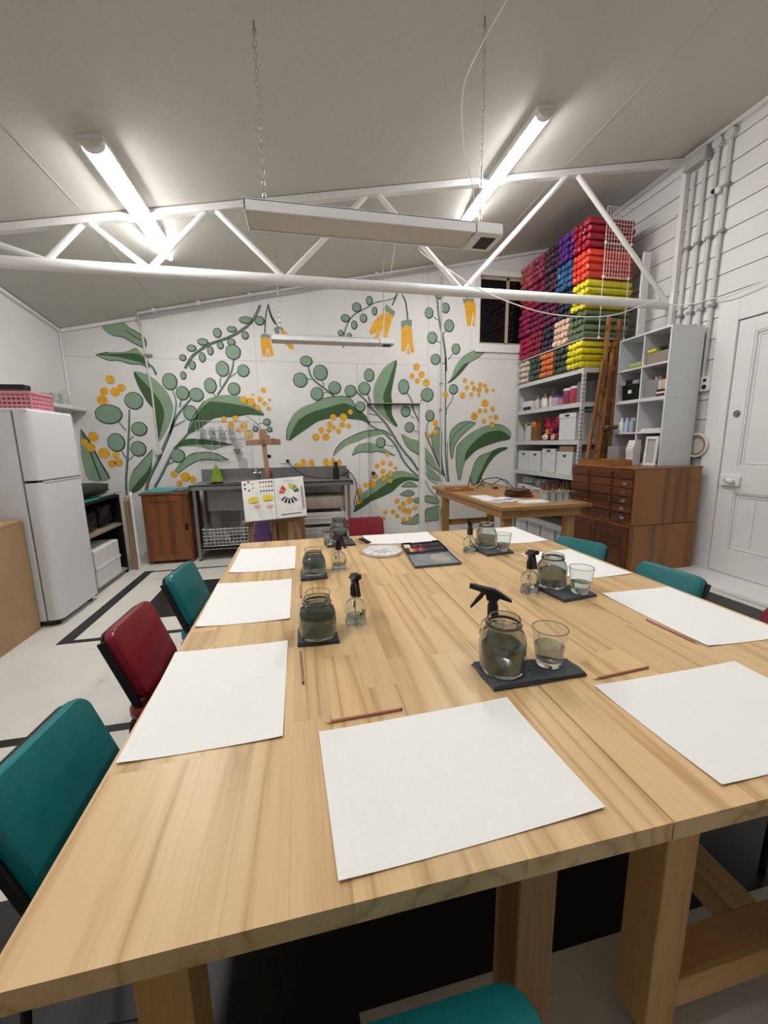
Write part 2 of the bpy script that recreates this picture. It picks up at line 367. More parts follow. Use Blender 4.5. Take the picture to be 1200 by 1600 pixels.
def ell(cx, cz, rx, rz, n=18, ph=0): return [(cx+rx*math.cos(2*PI*i/n+ph)*(1+.03*math.sin(3*i+cx*9)), cz+rz*math.sin(2*PI*i/n+ph)) for i in range(n)]
def lay(mb, name, m, par):
    """one object for each stretch of a painted shape (wall left of the door, wall beyond it, door leaf)"""
    out = [q.ob(name, m, par) for q in getattr(mb, 'reg', {}).values()]
    return out[0] if out else None
# mural outlines on the back wall, in metres (x, height)
MURAL = [
('LEAF',),
('light',[(-2.558,3.121),(-2.276,3.144),(-2.187,3.132),(-2.095,3.046),(-1.951,2.944),(-1.941,2.847),(-1.976,2.816),(-2.085,2.864),(-2.21,2.935),(-2.334,2.952),(-2.423,3.012),(-2.465,3.073)]),
('ink_line',0.0119,[(-2.334,2.952),(-2.209,2.937),(-2.085,2.864),(-1.976,2.816),(-1.937,2.869),(-1.971,2.954),(-2.095,3.046)]),
('ink_line',0.0119,[(-2.179,3.027),(-2.075,2.951),(-1.952,2.89)]),
('ink_line',0.0119,[(-2.656,3.122),(-2.558,3.121)]),
('LEAF',),
('light',[(-2.56,2.708),(-2.405,2.745),(-2.221,2.754),(-2.08,2.811),(-2.033,2.769),(-1.959,2.683),(-1.917,2.585),(-1.948,2.546),(-2.031,2.599),(-2.176,2.607),(-2.295,2.642),(-2.408,2.639),(-2.485,2.669)]),
('dark',[(-2.54,2.711),(-2.285,2.729),(-2.14,2.738),(-2.018,2.715),(-1.918,2.574),(-2.049,2.626),(-2.17,2.656),(-2.29,2.685)]),
('ink_line',0.0119,[(-2.56,2.708),(-2.485,2.667),(-2.408,2.639),(-2.295,2.642),(-2.156,2.602),(-2.031,2.599),(-1.948,2.546)]),
('ink_line',0.0119,[(-2.56,2.708),(-2.405,2.745)]),
('stem_line',0.029,[(-1.921,2.596),(-1.88,2.531),(-1.861,2.464)]),
('LEAF',),
('light',[(-2.13,2.504),(-1.947,2.457),(-1.777,2.291),(-1.699,2.121),(-1.695,1.977),(-1.775,1.774),(-1.92,1.57),(-1.919,1.833),(-1.936,2.006),(-2.01,2.12),(-2.104,2.343)]),
('dark',[(-2.13,2.504),(-2.045,2.4),(-1.917,2.233),(-1.838,2.092),(-1.812,1.948),(-1.857,1.774),(-1.93,1.6),(-1.919,1.833),(-1.936,2.006),(-2.01,2.12),(-2.104,2.343)]),
('ink_line',0.0099,[(-2.13,2.504),(-2.104,2.343),(-2.01,2.12),(-1.936,2.006),(-1.919,1.833),(-1.925,1.6)]),
('yellow_disc',-2.429,2.394,0.057,0.057),
('yellow_disc',-2.305,2.293,0.051,0.051),
('yellow_disc',-2.517,2.244,0.051,0.051),
('yellow_disc',-2.39,2.234,0.057,0.057),
('yellow_disc',-2.556,2.133,0.065,0.065),
('round_disc',-2.505,1.946,0.162,0.125),
('round_disc',-2.176,2.124,0.111,0.111),
('round_disc',-2.151,1.748,0.097,0.091),
('round_disc',-2.458,1.569,0.105,0.121),
('round_disc',-2.193,1.478,0.097,0.101),
('stem_line',0.0277,[(-2.245,2.005),(-2.292,1.662),(-2.348,1.313),(-2.395,1.048),(-2.412,0.832)]),
('stem_line',0.0158,[(-2.406,1.861),(-2.317,1.723)]),
('stem_line',0.0158,[(-2.229,1.653),(-2.292,1.593)]),
('stem_line',0.0158,[(-2.41,1.464),(-2.36,1.349)]),
('stem_line',0.0158,[(-2.251,1.391),(-2.323,1.322)]),
('LEAF',),
('light',[(-2.865,1.745),(-2.79,1.617),(-2.699,1.357),(-2.592,1.072),(-2.845,1.063),(-2.896,1.275),(-2.897,1.499)]),
('ink_line',0.0178,[(-2.855,1.703),(-2.801,1.532),(-2.754,1.289),(-2.705,1.058)]),
('ink_line',0.0178,[(-2.865,1.745),(-2.779,1.583),(-2.688,1.322),(-2.592,1.072)]),
('LEAF',),
('light',[(-2.015,1.466),(-2.145,1.326),(-2.292,1.17),(-2.357,1.028),(-2.367,0.866),(-2.239,0.915),(-2.127,1.038),(-2.062,1.181),(-2.03,1.323)]),
('dark',[(-2.015,1.466),(-2.04,1.306),(-2.113,1.164),(-2.243,1.024),(-2.359,0.866),(-2.241,0.897),(-2.127,1.038),(-2.052,1.199)]),
('ink_line',0.0099,[(-2.015,1.466),(-2.145,1.326),(-2.292,1.17)]),
('yellow_disc',-2.725,1.647,0.065,0.065),
('yellow_disc',-2.841,1.575,0.044,0.044),
('yellow_disc',-2.77,1.505,0.057,0.057),
('yellow_disc',-2.62,1.425,0.073,0.073),
('yellow_disc',-2.479,1.396,0.044,0.044),
('yellow_disc',-2.543,1.28,0.053,0.053),
('yellow_disc',-2.457,1.295,0.053,0.053),
('stem_line',0.0396,[(-1.449,2.152),(-1.651,1.919),(-1.754,1.715),(-1.857,1.51),(-1.978,1.274),(-2.096,1.067),(-2.157,0.888)]),
('stem_line',0.033,[(-1.094,2.198),(-1.366,1.992),(-1.504,1.713),(-1.66,1.537),(-1.789,1.36),(-1.925,1.122),(-2.042,0.929)]),
('round_disc',-1.7,2.383,0.091,0.108),
('round_disc',-1.552,2.231,0.081,0.091),
('round_disc',-1.374,2.21,0.091,0.091),
('round_disc',-1.475,1.963,0.088,0.101),
('round_disc',-1.696,1.373,0.091,0.094),
('stem_line',0.0198,[(-1.682,2.293),(-1.645,2.122),(-1.675,1.948),(-1.773,1.657)]),
('stem_line',0.0198,[(-1.573,2.151),(-1.606,2.035)]),
('stem_line',0.0198,[(-1.546,1.86),(-1.721,1.768)]),
('stem_line',0.0198,[(-1.74,1.298),(-1.843,1.241)]),
('stem_line',0.0343,[(-0.431,3.426),(-0.485,3.307),(-0.567,3.191),(-0.712,3.073),(-0.889,2.977),(-1.119,2.891),(-1.259,2.808),(-1.389,2.704),(-1.485,2.556)]),
('ink_line',0.0106,[(-0.448,3.425),(-0.508,3.306),(-0.59,3.19),(-0.723,3.087),(-0.899,2.988),(-1.13,2.902),(-1.269,2.819),(-1.399,2.715),(-1.493,2.556)]),
('round_disc',-0.639,3.222,0.088,0.043),
('round_disc',-0.456,3.221,0.061,0.057),
('round_disc',-0.837,3.094,0.061,0.036),
('round_disc',-1.029,3.039,0.051,0.061),
('round_disc',-1.228,2.915,0.067,0.043),
('round_disc',-1.381,2.829,0.057,0.04),
('round_disc',-1.504,2.701,0.04,0.04),
('round_disc',-0.665,3.021,0.044,0.051),
('round_disc',-0.856,2.926,0.05,0.043),
('round_disc',-1.004,2.878,0.04,0.047),
('round_disc',-1.141,2.804,0.036,0.057),
('round_disc',-1.253,2.713,0.038,0.061),
('round_disc',-1.39,2.605,0.038,0.057),
('round_disc',-1.521,2.467,0.034,0.051),
('round_disc',-0.841,2.793,0.098,0.098),
('round_disc',-1.001,2.566,0.085,0.101),
('round_disc',-0.723,2.545,0.078,0.081),
('round_disc',-1.18,2.336,0.077,0.101),
('round_disc',-0.868,2.296,0.081,0.083),
('stem_line',0.0264,[(-0.841,2.696),(-0.871,2.557),(-0.945,2.418),(-1.093,2.206)]),
('stem_line',0.0145,[(-1.014,2.474),(-1.043,2.404),(-1.045,2.312)]),
('stem_line',0.0145,[(-0.793,2.53),(-0.908,2.447)]),
('stem_line',0.0145,[(-1.163,2.252),(-1.122,2.195)]),
('BELL',),
('calyx',[(-0.445,3.039),(-0.392,3.054),(-0.329,3.037),(-0.332,2.986),(-0.383,3.007),(-0.455,2.987)]),
('yellow',[(-0.455,2.987),(-0.383,3.007),(-0.326,2.986),(-0.288,2.757),(-0.33,2.744),(-0.364,2.858),(-0.388,2.846),(-0.401,2.742),(-0.447,2.752),(-0.457,2.867)]),
('yellow',[(-0.366,2.824),(-0.348,2.743),(-0.389,2.736)]),
('ink_line',0.0158,[(-0.323,3.443),(-0.365,3.29),(-0.394,3.063)]),
('ink_line',0.0158,[(-0.323,3.443),(-0.296,3.282),(-0.244,3.183)]),
('BELL',),
('calyx',[(-0.272,3.123),(-0.192,3.171),(-0.132,3.129),(-0.232,3.02)]),
('yellow',[(-0.231,3.035),(-0.139,3.123),(-0.06,3.041),(0.003,2.861),(-0.049,2.844),(-0.099,2.904)]),
('ink_line',0.0173,[(-0.322,3.431),(-0.291,3.301),(-0.223,3.17)]),
('LEAF',),
('light',[(-1.534,1.683),(-1.48,1.843),(-1.389,1.983),(-1.275,2.124),(-1.1,2.195),(-0.915,2.21),(-0.71,2.168),(-0.586,2.092),(-0.477,1.929),(-0.679,1.935),(-0.822,1.918),(-1.032,1.9),(-1.172,1.877),(-1.293,1.794),(-1.449,1.7)]),
('dark',[(-1.534,1.683),(-1.447,1.842),(-1.331,2.007),(-1.209,2.11),(-1.016,2.104),(-0.787,2.067),(-0.637,2.032),(-0.477,1.929),(-0.679,1.935),(-0.916,1.9),(-1.125,1.894),(-1.232,1.841),(-1.342,1.759),(-1.449,1.7)]),
('ink_line',0.0119,[(-1.534,1.683),(-1.48,1.843),(-1.389,1.983),(-1.275,2.124)]),
('LEAF',),
('light',[(-1.658,1.507),(-1.407,1.533),(-1.238,1.5),(-1.063,1.521),(-0.929,1.513),(-1.066,1.484),(-1.209,1.438),(-1.3,1.452),(-1.388,1.49),(-1.58,1.499)]),
('dark',[(-1.745,1.466),(-1.629,1.572),(-1.491,1.606),(-1.266,1.585),(-1.061,1.545),(-0.929,1.513),(-1.017,1.508),(-1.18,1.505),(-1.351,1.52),(-1.579,1.511)]),
('LEAF',),
('light',[(-1.773,1.13),(-1.658,1.272),(-1.535,1.378),(-1.419,1.406),(-1.246,1.409),(-1.156,1.376),(-1.022,1.299),(-1.129,1.277),(-1.29,1.306),(-1.429,1.291),(-1.572,1.221),(-1.718,1.116)]),
('ink_line',0.0119,[(-1.773,1.13),(-1.658,1.272),(-1.535,1.378),(-1.419,1.406),(-1.246,1.409),(-1.156,1.376),(-1.022,1.299)]),
('ink_line',0.0119,[(-1.718,1.116),(-1.572,1.221),(-1.429,1.291),(-1.29,1.306),(-1.129,1.277)]),
('yellow_disc',-1.035,1.87,0.043,0.043),
('yellow_disc',-0.877,1.882,0.043,0.043),
('yellow_disc',-0.949,1.784,0.051,0.051),
('yellow_disc',-0.774,1.773,0.051,0.051),
('yellow_disc',-0.854,1.719,0.038,0.038),
('yellow_disc',-0.711,1.663,0.061,0.061),
('yellow_disc',-0.741,2.144,0.051,0.051),
('yellow_disc',-0.649,2.115,0.057,0.057),
('yellow_disc',-0.52,2.155,0.038,0.038),
('yellow_disc',-0.461,2.095,0.032,0.032),
('yellow_disc',-0.56,2.032,0.038,0.038),
('yellow_disc',-0.406,2.02,0.03,0.03),
('yellow_disc',-0.466,2.281,0.035,0.035),
('yellow_disc',-0.386,2.147,0.022,0.022),
('yellow_disc',-0.615,2.216,0.019,0.019),
('yellow_disc',-1.621,1.07,0.067,0.067),
('yellow_disc',-1.527,1.03,0.047,0.047),
('yellow_disc',-1.709,0.981,0.043,0.043),
('yellow_disc',-1.769,1.111,0.046,0.046),
('round_disc',-0.448,1.832,0.048,0.048),
('round_disc',-0.418,1.727,0.035,0.035),
('round_disc',-0.616,1.735,0.035,0.035),
('round_disc',-0.481,1.592,0.057,0.057),
('stem_line',0.0119,[(-0.722,1.917),(-0.615,1.839),(-0.55,1.741),(-0.515,1.63)]),
('stem_line',0.0119,[(-0.491,1.814),(-0.57,1.804)]),
('stem_line',0.0119,[(-0.449,1.721),(-0.533,1.722)]),
('stem_line',0.0119,[(-0.629,1.814),(-0.626,1.766)]),
('LEAF',),
('light',[(-0.171,1.563),(-0.169,1.7),(-0.118,1.836),(-0.051,1.947),(0.078,2.045),(0.256,2.108),(0.384,2.17),(0.538,2.196),(0.731,2.203),(0.82,2.148),(0.869,2.06),(1.023,1.895),(1.088,1.792),(0.943,1.851),(0.772,1.87),(0.682,1.896),(0.552,1.896),(0.294,1.834),(0.073,1.698)]),
('dark',[(-0.146,1.556),(-0.075,1.724),(0.019,1.86),(0.212,1.972),(0.43,2.034),(0.663,2.101),(0.778,2.079),(0.92,2.01),(1.05,1.895),(1.101,1.792),(0.943,1.851),(0.772,1.87),(0.617,1.902),(0.474,1.878),(0.294,1.834),(0.138,1.735),(-0.018,1.636)]),
('ink_line',0.0092,[(-0.171,1.563),(-0.169,1.7),(-0.118,1.836)]),
('ink_line',0.0092,[(0.256,2.108),(0.384,2.17),(0.538,2.196),(0.731,2.203),(0.82,2.148),(0.869,2.06)]),
('round_disc',0.162,2.698,0.083,0.07),
('round_disc',0.36,2.541,0.101,0.108),
('round_disc',0.063,2.431,0.098,0.101),
('round_disc',0.562,2.328,0.09,0.088),
('round_disc',0.297,2.239,0.09,0.092),
('round_disc',0.798,2.285,0.085,0.083),
('round_disc',1.01,2.324,0.088,0.092),
('round_disc',1.088,2.518,0.074,0.092),
('round_disc',0.941,2.054,0.074,0.074),
('stem_line',0.0264,[(0.187,2.633),(0.212,2.508),(0.282,2.413),(0.403,2.317),(0.551,2.202)]),
('stem_line',0.0132,[(0.148,2.457),(0.234,2.436)]),
('stem_line',0.0132,[(0.371,2.439),(0.4,2.378),(0.398,2.336)]),
('stem_line',0.0132,[(0.382,2.256),(0.464,2.254)]),
('stem_line',0.0238,[(1.058,2.244),(1.101,2.112)]),
('LEAF',),
('light',[(0.504,1.308),(0.548,1.424),(0.643,1.526),(0.804,1.614),(1.018,1.689),(1.227,1.707),(1.349,1.686),(1.451,1.606),(1.342,1.634),(1.205,1.616),(1.043,1.585),(0.867,1.522),(0.72,1.473),(0.586,1.384)]),
('ink_line',0.0119,[(0.504,1.308),(0.548,1.424),(0.643,1.526),(0.804,1.614),(1.018,1.689),(1.227,1.707),(1.349,1.686),(1.451,1.606)]),
('LEAF',),
('light',[(0.795,1.321),(0.838,1.432),(0.933,1.495),(1.068,1.513),(1.176,1.485),(1.338,1.409),(1.503,1.299),(1.379,1.329),(1.228,1.372),(1.132,1.36),(0.93,1.365),(0.821,1.321)]),
('ink_line',0.0119,[(0.795,1.321),(0.93,1.365),(1.132,1.36),(1.228,1.372),(1.503,1.299)]),
('yellow_disc',0.524,1.896,0.046,0.046),
('yellow_disc',0.679,1.896,0.057,0.057),
('yellow_disc',0.788,1.974,0.038,0.038),
('yellow_disc',0.471,1.793,0.044,0.044),
('yellow_disc',0.658,1.782,0.044,0.044),
('yellow_disc',0.756,1.768,0.038,0.038),
('yellow_disc',0.337,1.708,0.043,0.043),
('yellow_disc',0.452,1.707,0.038,0.038),
('yellow_disc',0.531,1.745,0.027,0.027),
('yellow_disc',0.599,1.691,0.04,0.04),
('yellow_disc',0.252,1.608,0.054,0.054),
('yellow_disc',0.406,1.606,0.054,0.054),
('yellow_disc',-0.048,1.18,0.057,0.04),
('yellow_disc',0.049,1.216,0.04,0.073),
('yellow_disc',0.169,1.209,0.044,0.067),
('yellow_disc',0.39,1.217,0.048,0.067),
('yellow_disc',0.494,1.214,0.04,0.073),
('yellow_disc',0.592,1.206,0.04,0.057),
('LEAF',),
('light',[(1.499,2.744),(1.324,2.628),(1.215,2.465),(1.159,2.339),(1.15,2.2),(1.168,2.099),(1.219,1.984),(1.339,1.881),(1.488,1.764),(1.543,1.776),(1.462,1.907),(1.443,2.062),(1.432,2.228),(1.475,2.456),(1.525,2.695)]),
('dark',[(1.498,2.731),(1.525,2.695),(1.496,2.557),(1.454,2.368),(1.432,2.228),(1.45,2.1),(1.462,1.933),(1.543,1.776),(1.501,1.763),(1.367,1.946),(1.315,2.113),(1.31,2.227),(1.373,2.392),(1.457,2.606)]),
('round_disc',1.627,2.357,0.083,0.108),
('round_disc',2.008,2.239,0.101,0.101),
('round_disc',1.676,1.991,0.074,0.083),
('round_disc',1.737,1.745,0.074,0.077),
('round_disc',2.054,1.919,0.07,0.083),
('round_disc',1.265,1.51,0.074,0.078),
('round_disc',2.444,2.328,0.07,0.074),
('stem_line',0.0343,[(0.882,2.273),(0.997,2.174),(1.087,2.073),(1.205,1.959),(1.351,1.803),(1.472,1.619),(1.554,1.486),(1.665,1.336),(1.777,1.212),(1.884,1.045)]),
('stem_line',0.029,[(1.056,1.856),(1.107,1.779),(1.308,1.66),(1.444,1.54),(1.539,1.406),(1.636,1.215),(1.748,1.076),(1.884,0.948)]),
('stem_line',0.0238,[(1.678,2.269),(1.753,2.153),(1.808,2.011),(1.885,1.853),(1.991,1.613),(2.049,1.491),(2.181,1.202),(2.286,0.963)]),
('stem_line',0.0132,[(1.927,2.167),(1.899,2.128)]),
('stem_line',0.0132,[(1.815,2.089),(1.801,2.024)]),
('stem_line',0.0132,[(1.745,1.933),(1.822,1.88)]),
('stem_line',0.0132,[(1.807,1.702),(1.885,1.654)]),
('stem_line',0.0132,[(2.041,1.833),(2.005,1.747),(2.006,1.64)]),
('stem_line',0.0132,[(1.339,1.473),(1.484,1.44)]),
('stem_line',0.0132,[(1.058,1.959),(1.218,1.927)]),
('stem_line',0.0132,[(1.055,1.831),(1.297,1.823)]),
('stem_line',0.0238,[(2.309,2.79),(2.317,2.144),(2.32,1.609),(2.335,1.198),(2.377,0.847)]),
('stem_line',0.0158,[(2.445,2.243),(2.418,2.144),(2.34,2.025),(2.334,1.932)]),
('stem_line',0.0297,[(2.161,3.642),(2.202,3.324),(2.27,3.072),(2.312,2.79),(2.322,2.599)]),
('round_disc',2.034,3.443,0.061,0.076),
('round_disc',2.298,3.528,0.061,0.071),
('round_disc',2.359,3.273,0.076,0.088),
('round_disc',2.087,3.089,0.076,0.083),
('round_disc',2.477,2.937,0.066,0.076),
('round_disc',2.141,2.774,0.076,0.076),
('stem_line',0.0149,[(2.093,3.4),(2.176,3.346)]),
('stem_line',0.0149,[(2.307,3.202),(2.274,3.142)]),
('stem_line',0.0149,[(2.152,3.044),(2.244,3.012)]),
('stem_line',0.0149,[(2.436,2.869),(2.352,2.767)]),
('stem_line',0.0149,[(2.194,2.739),(2.3,2.706)]),
('LEAF',),
('light',[(3.037,2.996),(2.806,2.935),(2.592,2.821),(2.461,2.65),(2.409,2.504),(2.343,2.417),(2.437,2.468),(2.57,2.579),(2.702,2.728),(2.89,2.841)]),
('dark',[(2.343,2.417),(2.462,2.529),(2.608,2.701),(2.702,2.728),(2.57,2.579),(2.437,2.455)]),
('ink_line',0.0099,[(2.343,2.417),(2.437,2.468),(2.57,2.579),(2.702,2.728),(2.89,2.841),(3.037,2.996)]),
('LEAF',),
('light',[(1.611,1.637),(1.75,1.569),(1.892,1.521),(2.006,1.397),(2.108,1.272),(2.182,1.119),(2.241,1.02),(2.124,1.079),(1.978,1.221),(1.849,1.332),(1.75,1.388),(1.666,1.497)]),
('ink_line',0.0119,[(1.611,1.637),(1.666,1.497),(1.75,1.388),(1.849,1.332),(1.978,1.221),(2.124,1.079),(2.241,1.02)]),
('LEAF',),
('light',[(2.17,1.746),(2.25,1.678),(2.259,1.474),(2.261,1.228),(2.285,1.06),(2.316,0.948),(2.241,1.062),(2.151,1.271),(2.1,1.477),(2.091,1.639)]),
('ink_line',0.0119,[(2.17,1.746),(2.091,1.639),(2.1,1.477),(2.151,1.271),(2.241,1.062),(2.316,0.948)]),
('ink_line',0.0119,[(2.17,1.746),(2.25,1.678),(2.259,1.474),(2.261,1.228),(2.285,1.06),(2.316,0.948)]),
('stem_line',0.0172,[(1.978,1.021),(2.066,0.893),(2.199,0.818)]),
('stem_line',0.0172,[(1.979,0.882),(2.082,0.71),(2.201,0.591)]),
('stem_line',0.0172,[(2.361,1.507),(2.365,1.163),(2.392,0.853)]),
('stem_line',0.0172,[(2.251,1.509),(2.269,1.165),(2.347,0.869)]),
('LEAF',),
('light',[(1.992,1.213),(2.051,1.116),(2.212,0.958),(2.272,0.858),(2.095,0.892),(2.007,1.006)]),
('LEAF',),
('light',[(2.844,1.794),(2.717,1.829),(2.584,1.81),(2.453,1.72),(2.397,1.614),(2.4,1.383),(2.427,1.227),(2.457,1.242),(2.475,1.413),(2.556,1.55),(2.687,1.672)]),
('ink_line',0.0089,[(2.844,1.794),(2.717,1.829),(2.584,1.81),(2.453,1.72),(2.397,1.614),(2.4,1.383),(2.427,1.227)]),
('ink_line',0.0089,[(2.844,1.794),(2.687,1.672),(2.556,1.55),(2.475,1.413),(2.457,1.242)]),
('ink_line',0.0089,[(2.751,1.817),(2.569,1.704),(2.455,1.582),(2.408,1.429)]),
('LEAF',),
('light',[(3.468,1.665),(3.316,1.76),(3.177,1.776),(2.989,1.747),(2.788,1.656),(2.59,1.504),(2.516,1.396),(2.513,1.115),(2.559,0.876),(2.61,0.906),(2.632,1.08),(2.697,1.221),(2.846,1.359),(3.067,1.434),(3.273,1.494),(3.473,1.538)]),
('dark',[(3.473,1.538),(3.355,1.65),(3.215,1.675),(3.026,1.638),(2.859,1.531),(2.727,1.393),(2.678,1.3),(2.672,1.19),(2.847,1.343),(3.033,1.426),(3.273,1.494)]),
('ink_line',0.0089,[(3.468,1.665),(3.316,1.76),(3.177,1.776)]),
('ink_line',0.0089,[(2.788,1.656),(2.59,1.504),(2.516,1.396),(2.513,1.115),(2.559,0.876)]),
('ink_line',0.0089,[(2.61,0.906),(2.632,1.08),(2.697,1.221),(2.846,1.359)]),
('LEAF',),
('light',[(3.427,1.396),(3.277,1.391),(3.105,1.322),(2.935,1.263),(2.835,1.138),(2.756,0.869),(2.757,0.821),(2.878,0.8),(2.978,0.942),(3.077,1.116),(3.212,1.257),(3.367,1.349)]),
('dark',[(3.427,1.396),(3.278,1.383),(3.14,1.322),(3.074,1.228),(2.975,1.039),(2.878,0.816),(2.946,0.846),(3.012,0.989),(3.111,1.147),(3.246,1.288),(3.402,1.356)]),
('ink_line',0.0089,[(3.427,1.396),(3.277,1.391),(3.105,1.322),(2.935,1.263),(2.835,1.138),(2.756,0.869)]),
('yellow_disc',2.637,2.464,0.036,0.036),
('yellow_disc',2.761,2.429,0.03,0.03),
('yellow_disc',2.677,2.351,0.036,0.036),
('yellow_disc',2.796,2.342,0.039,0.039),
('yellow_disc',2.903,2.401,0.036,0.036),
('yellow_disc',2.987,2.387,0.033,0.033),
('yellow_disc',2.888,2.321,0.042,0.042),
('yellow_disc',3.018,2.31,0.036,0.036),
('yellow_disc',3.132,2.319,0.024,0.024),
('yellow_disc',2.601,2.236,0.048,0.048),
('yellow_disc',2.754,2.248,0.036,0.036),
('yellow_disc',2.879,2.244,0.027,0.027),
('yellow_disc',2.316,2.241,0.045,0.045),
('yellow_disc',2.995,2.114,0.058,0.058),
('yellow_disc',2.909,1.992,0.039,0.039),
('yellow_disc',3.007,1.997,0.033,0.033),
('yellow_disc',3.134,2.023,0.038,0.038),
('yellow_disc',2.815,1.908,0.061,0.061),
('yellow_disc',2.986,1.831,0.036,0.036),
('yellow_disc',3.095,1.893,0.027,0.027),
('yellow_disc',3.195,1.888,0.045,0.045),
('yellow_disc',3.128,1.777,0.048,0.048),
('yellow_disc',2.151,1.805,0.048,0.048),
('yellow_disc',2.143,1.662,0.042,0.042),
('yellow_disc',2.039,1.603,0.038,0.038),
('yellow_disc',1.837,2.652,0.054,0.054),
('yellow_disc',1.917,2.542,0.051,0.051),
('yellow_disc',1.765,2.515,0.04,0.04),
('yellow_disc',1.85,2.447,0.04,0.04),
('yellow_disc',1.996,2.42,0.057,0.057),
('LEAF',),
('light',[(0.788,0.421),(0.877,0.677),(1.031,0.78),(1.227,0.936),(1.409,1.025),(1.62,1.052),(1.777,1),(1.884,0.927),(1.884,0.871),(1.719,0.946),(1.577,0.937),(1.379,0.835),(1.209,0.69),(1.027,0.643),(0.874,0.568)]),
('dark',[(0.788,0.421),(0.874,0.568),(1.028,0.657),(1.154,0.72),(1.351,0.849),(1.549,0.938),(1.691,0.95),(1.884,0.913),(1.884,0.871),(1.719,0.891),(1.576,0.827),(1.433,0.708),(1.221,0.621),(1.053,0.559),(0.955,0.502)]),
('LEAF',),
('light',[(1.604,0.792),(1.662,0.845),(1.733,0.87),(1.805,0.846),(1.863,0.782)]),
('ink_line',0.0092,[(1.604,0.792),(1.662,0.845),(1.733,0.87),(1.805,0.846),(1.863,0.782),(1.604,0.792)]),
('LEAF',),
('light',[(1.575,0.668),(1.661,0.72),(1.733,0.731),(1.812,0.693),(1.804,0.651),(1.718,0.629),(1.632,0.644)]),
('ink_line',0.0092,[(1.575,0.668),(1.661,0.72),(1.733,0.731),(1.812,0.693),(1.804,0.651),(1.718,0.629),(1.632,0.644),(1.575,0.668)]),
('LEAF',),
('light',[(1.804,0.581),(1.884,0.598),(1.884,0.506),(1.811,0.538)]),
('ink_line',0.0092,[(1.804,0.581),(1.884,0.598),(1.884,0.506),(1.811,0.538),(1.804,0.581)]),
('LEAF',),
('light',[(1.607,0.172),(1.614,0.214),(1.716,0.216),(1.774,0.255),(1.88,0.328),(1.88,0.163)]),
('ink_line',0.0092,[(1.607,0.172),(1.614,0.214),(1.716,0.216),(1.774,0.255),(1.88,0.328),(1.88,0.163),(1.607,0.172)]),
('LEAF',),
('light',[(1.982,0.636),(2.112,0.624),(2.216,0.548),(2.187,0.492),(2.083,0.511),(1.982,0.544)]),
('ink_line',0.0092,[(1.982,0.636),(2.112,0.624),(2.216,0.548),(2.187,0.492),(2.083,0.511),(1.982,0.544),(1.982,0.636)]),
('LEAF',),
('light',[(1.983,0.402),(2.113,0.445),(2.247,0.446),(2.249,0.243),(2.114,0.215),(1.983,0.215)]),
('ink_line',0.0092,[(1.983,0.402),(2.113,0.445),(2.247,0.446),(2.249,0.243),(2.114,0.215),(1.983,0.215),(1.983,0.402)]),
('yellow_disc',1.371,1.316,0.032,0.032),
('yellow_disc',1.3,1.193,0.04,0.04),
('yellow_disc',1.422,1.167,0.04,0.04),
('yellow_disc',1.203,1.139,0.038,0.038),
('yellow_disc',1.505,1.097,0.03,0.03),
('yellow_disc',1.295,1.055,0.043,0.043),
('yellow_disc',1.413,1.014,0.046,0.046),
('yellow_disc',1.166,0.978,0.046,0.046),
('yellow_disc',1.303,0.947,0.048,0.048),
('yellow_disc',1.414,0.895,0.035,0.035),
('yellow_disc',1.122,0.851,0.059,0.059),
('yellow_disc',0.998,0.852,0.04,0.04),
('yellow_disc',0.893,0.758,0.048,0.048),
('yellow_disc',0.889,0.595,0.048,0.048),
('yellow_disc',1.524,0.561,0.043,0.043),
('yellow_disc',1.631,0.511,0.04,0.04),
('yellow_disc',1.739,0.562,0.054,0.054),
('yellow_disc',1.566,0.448,0.038,0.038),
('yellow_disc',1.644,0.398,0.048,0.048),
('yellow_disc',1.728,0.383,0.048,0.048),
('yellow_disc',1.833,0.435,0.043,0.043),
('yellow_disc',1.451,0.386,0.04,0.04),
('yellow_disc',1.323,0.393,0.035,0.035),
('yellow_disc',1.524,0.309,0.038,0.038),
('yellow_disc',1.293,0.286,0.035,0.035),
('yellow_disc',1.629,0.242,0.04,0.04),
('yellow_disc',1.745,0.261,0.038,0.038),
('BELL',),
('calyx',[(1.308,3.43),(1.363,3.533),(1.508,3.429),(1.483,3.36),(1.398,3.423)]),
('yellow',[(1.337,3.421),(1.483,3.383),(1.432,3.246),(1.393,3.109),(1.355,3.017),(1.306,3.026),(1.313,3.196),(1.232,3.035),(1.184,3.056),(1.234,3.148),(1.124,3.088),(1.108,3.132),(1.164,3.257),(1.263,3.373)]),
('ink_line',0.0198,[(1.573,3.808),(1.535,3.674),(1.46,3.515)]),
('BELL',),
('calyx',[(1.593,3.298),(1.681,3.331),(1.768,3.328),(1.76,3.226),(1.68,3.256),(1.6,3.208)]),
('yellow',[(1.6,3.208),(1.68,3.252),(1.76,3.226),(1.8,2.87),(1.754,2.845),(1.709,3.018),(1.653,2.877),(1.597,2.876)]),
('yellow',[(1.709,2.96),(1.733,2.833),(1.683,2.843)]),
('ink_line',0.0198,[(1.609,3.678),(1.67,3.571),(1.701,3.332)]),
('stem_line',0.0198,[(1.535,3.674),(1.461,3.604),(1.218,3.547),(1.072,3.463),(0.879,3.355),(0.768,3.196),(0.722,3.017),(0.713,2.894)]),
('round_disc',0.925,3.466,0.063,0.063),
('round_disc',1.115,3.568,0.045,0.058),
('round_disc',1.191,3.429,0.035,0.056),
('round_disc',1.021,3.322,0.05,0.058),
('round_disc',0.753,3.31,0.061,0.05),
('round_disc',0.88,3.223,0.04,0.058),
('round_disc',0.678,3.104,0.038,0.038),
('round_disc',0.804,3.06,0.035,0.045),
('BELL',),
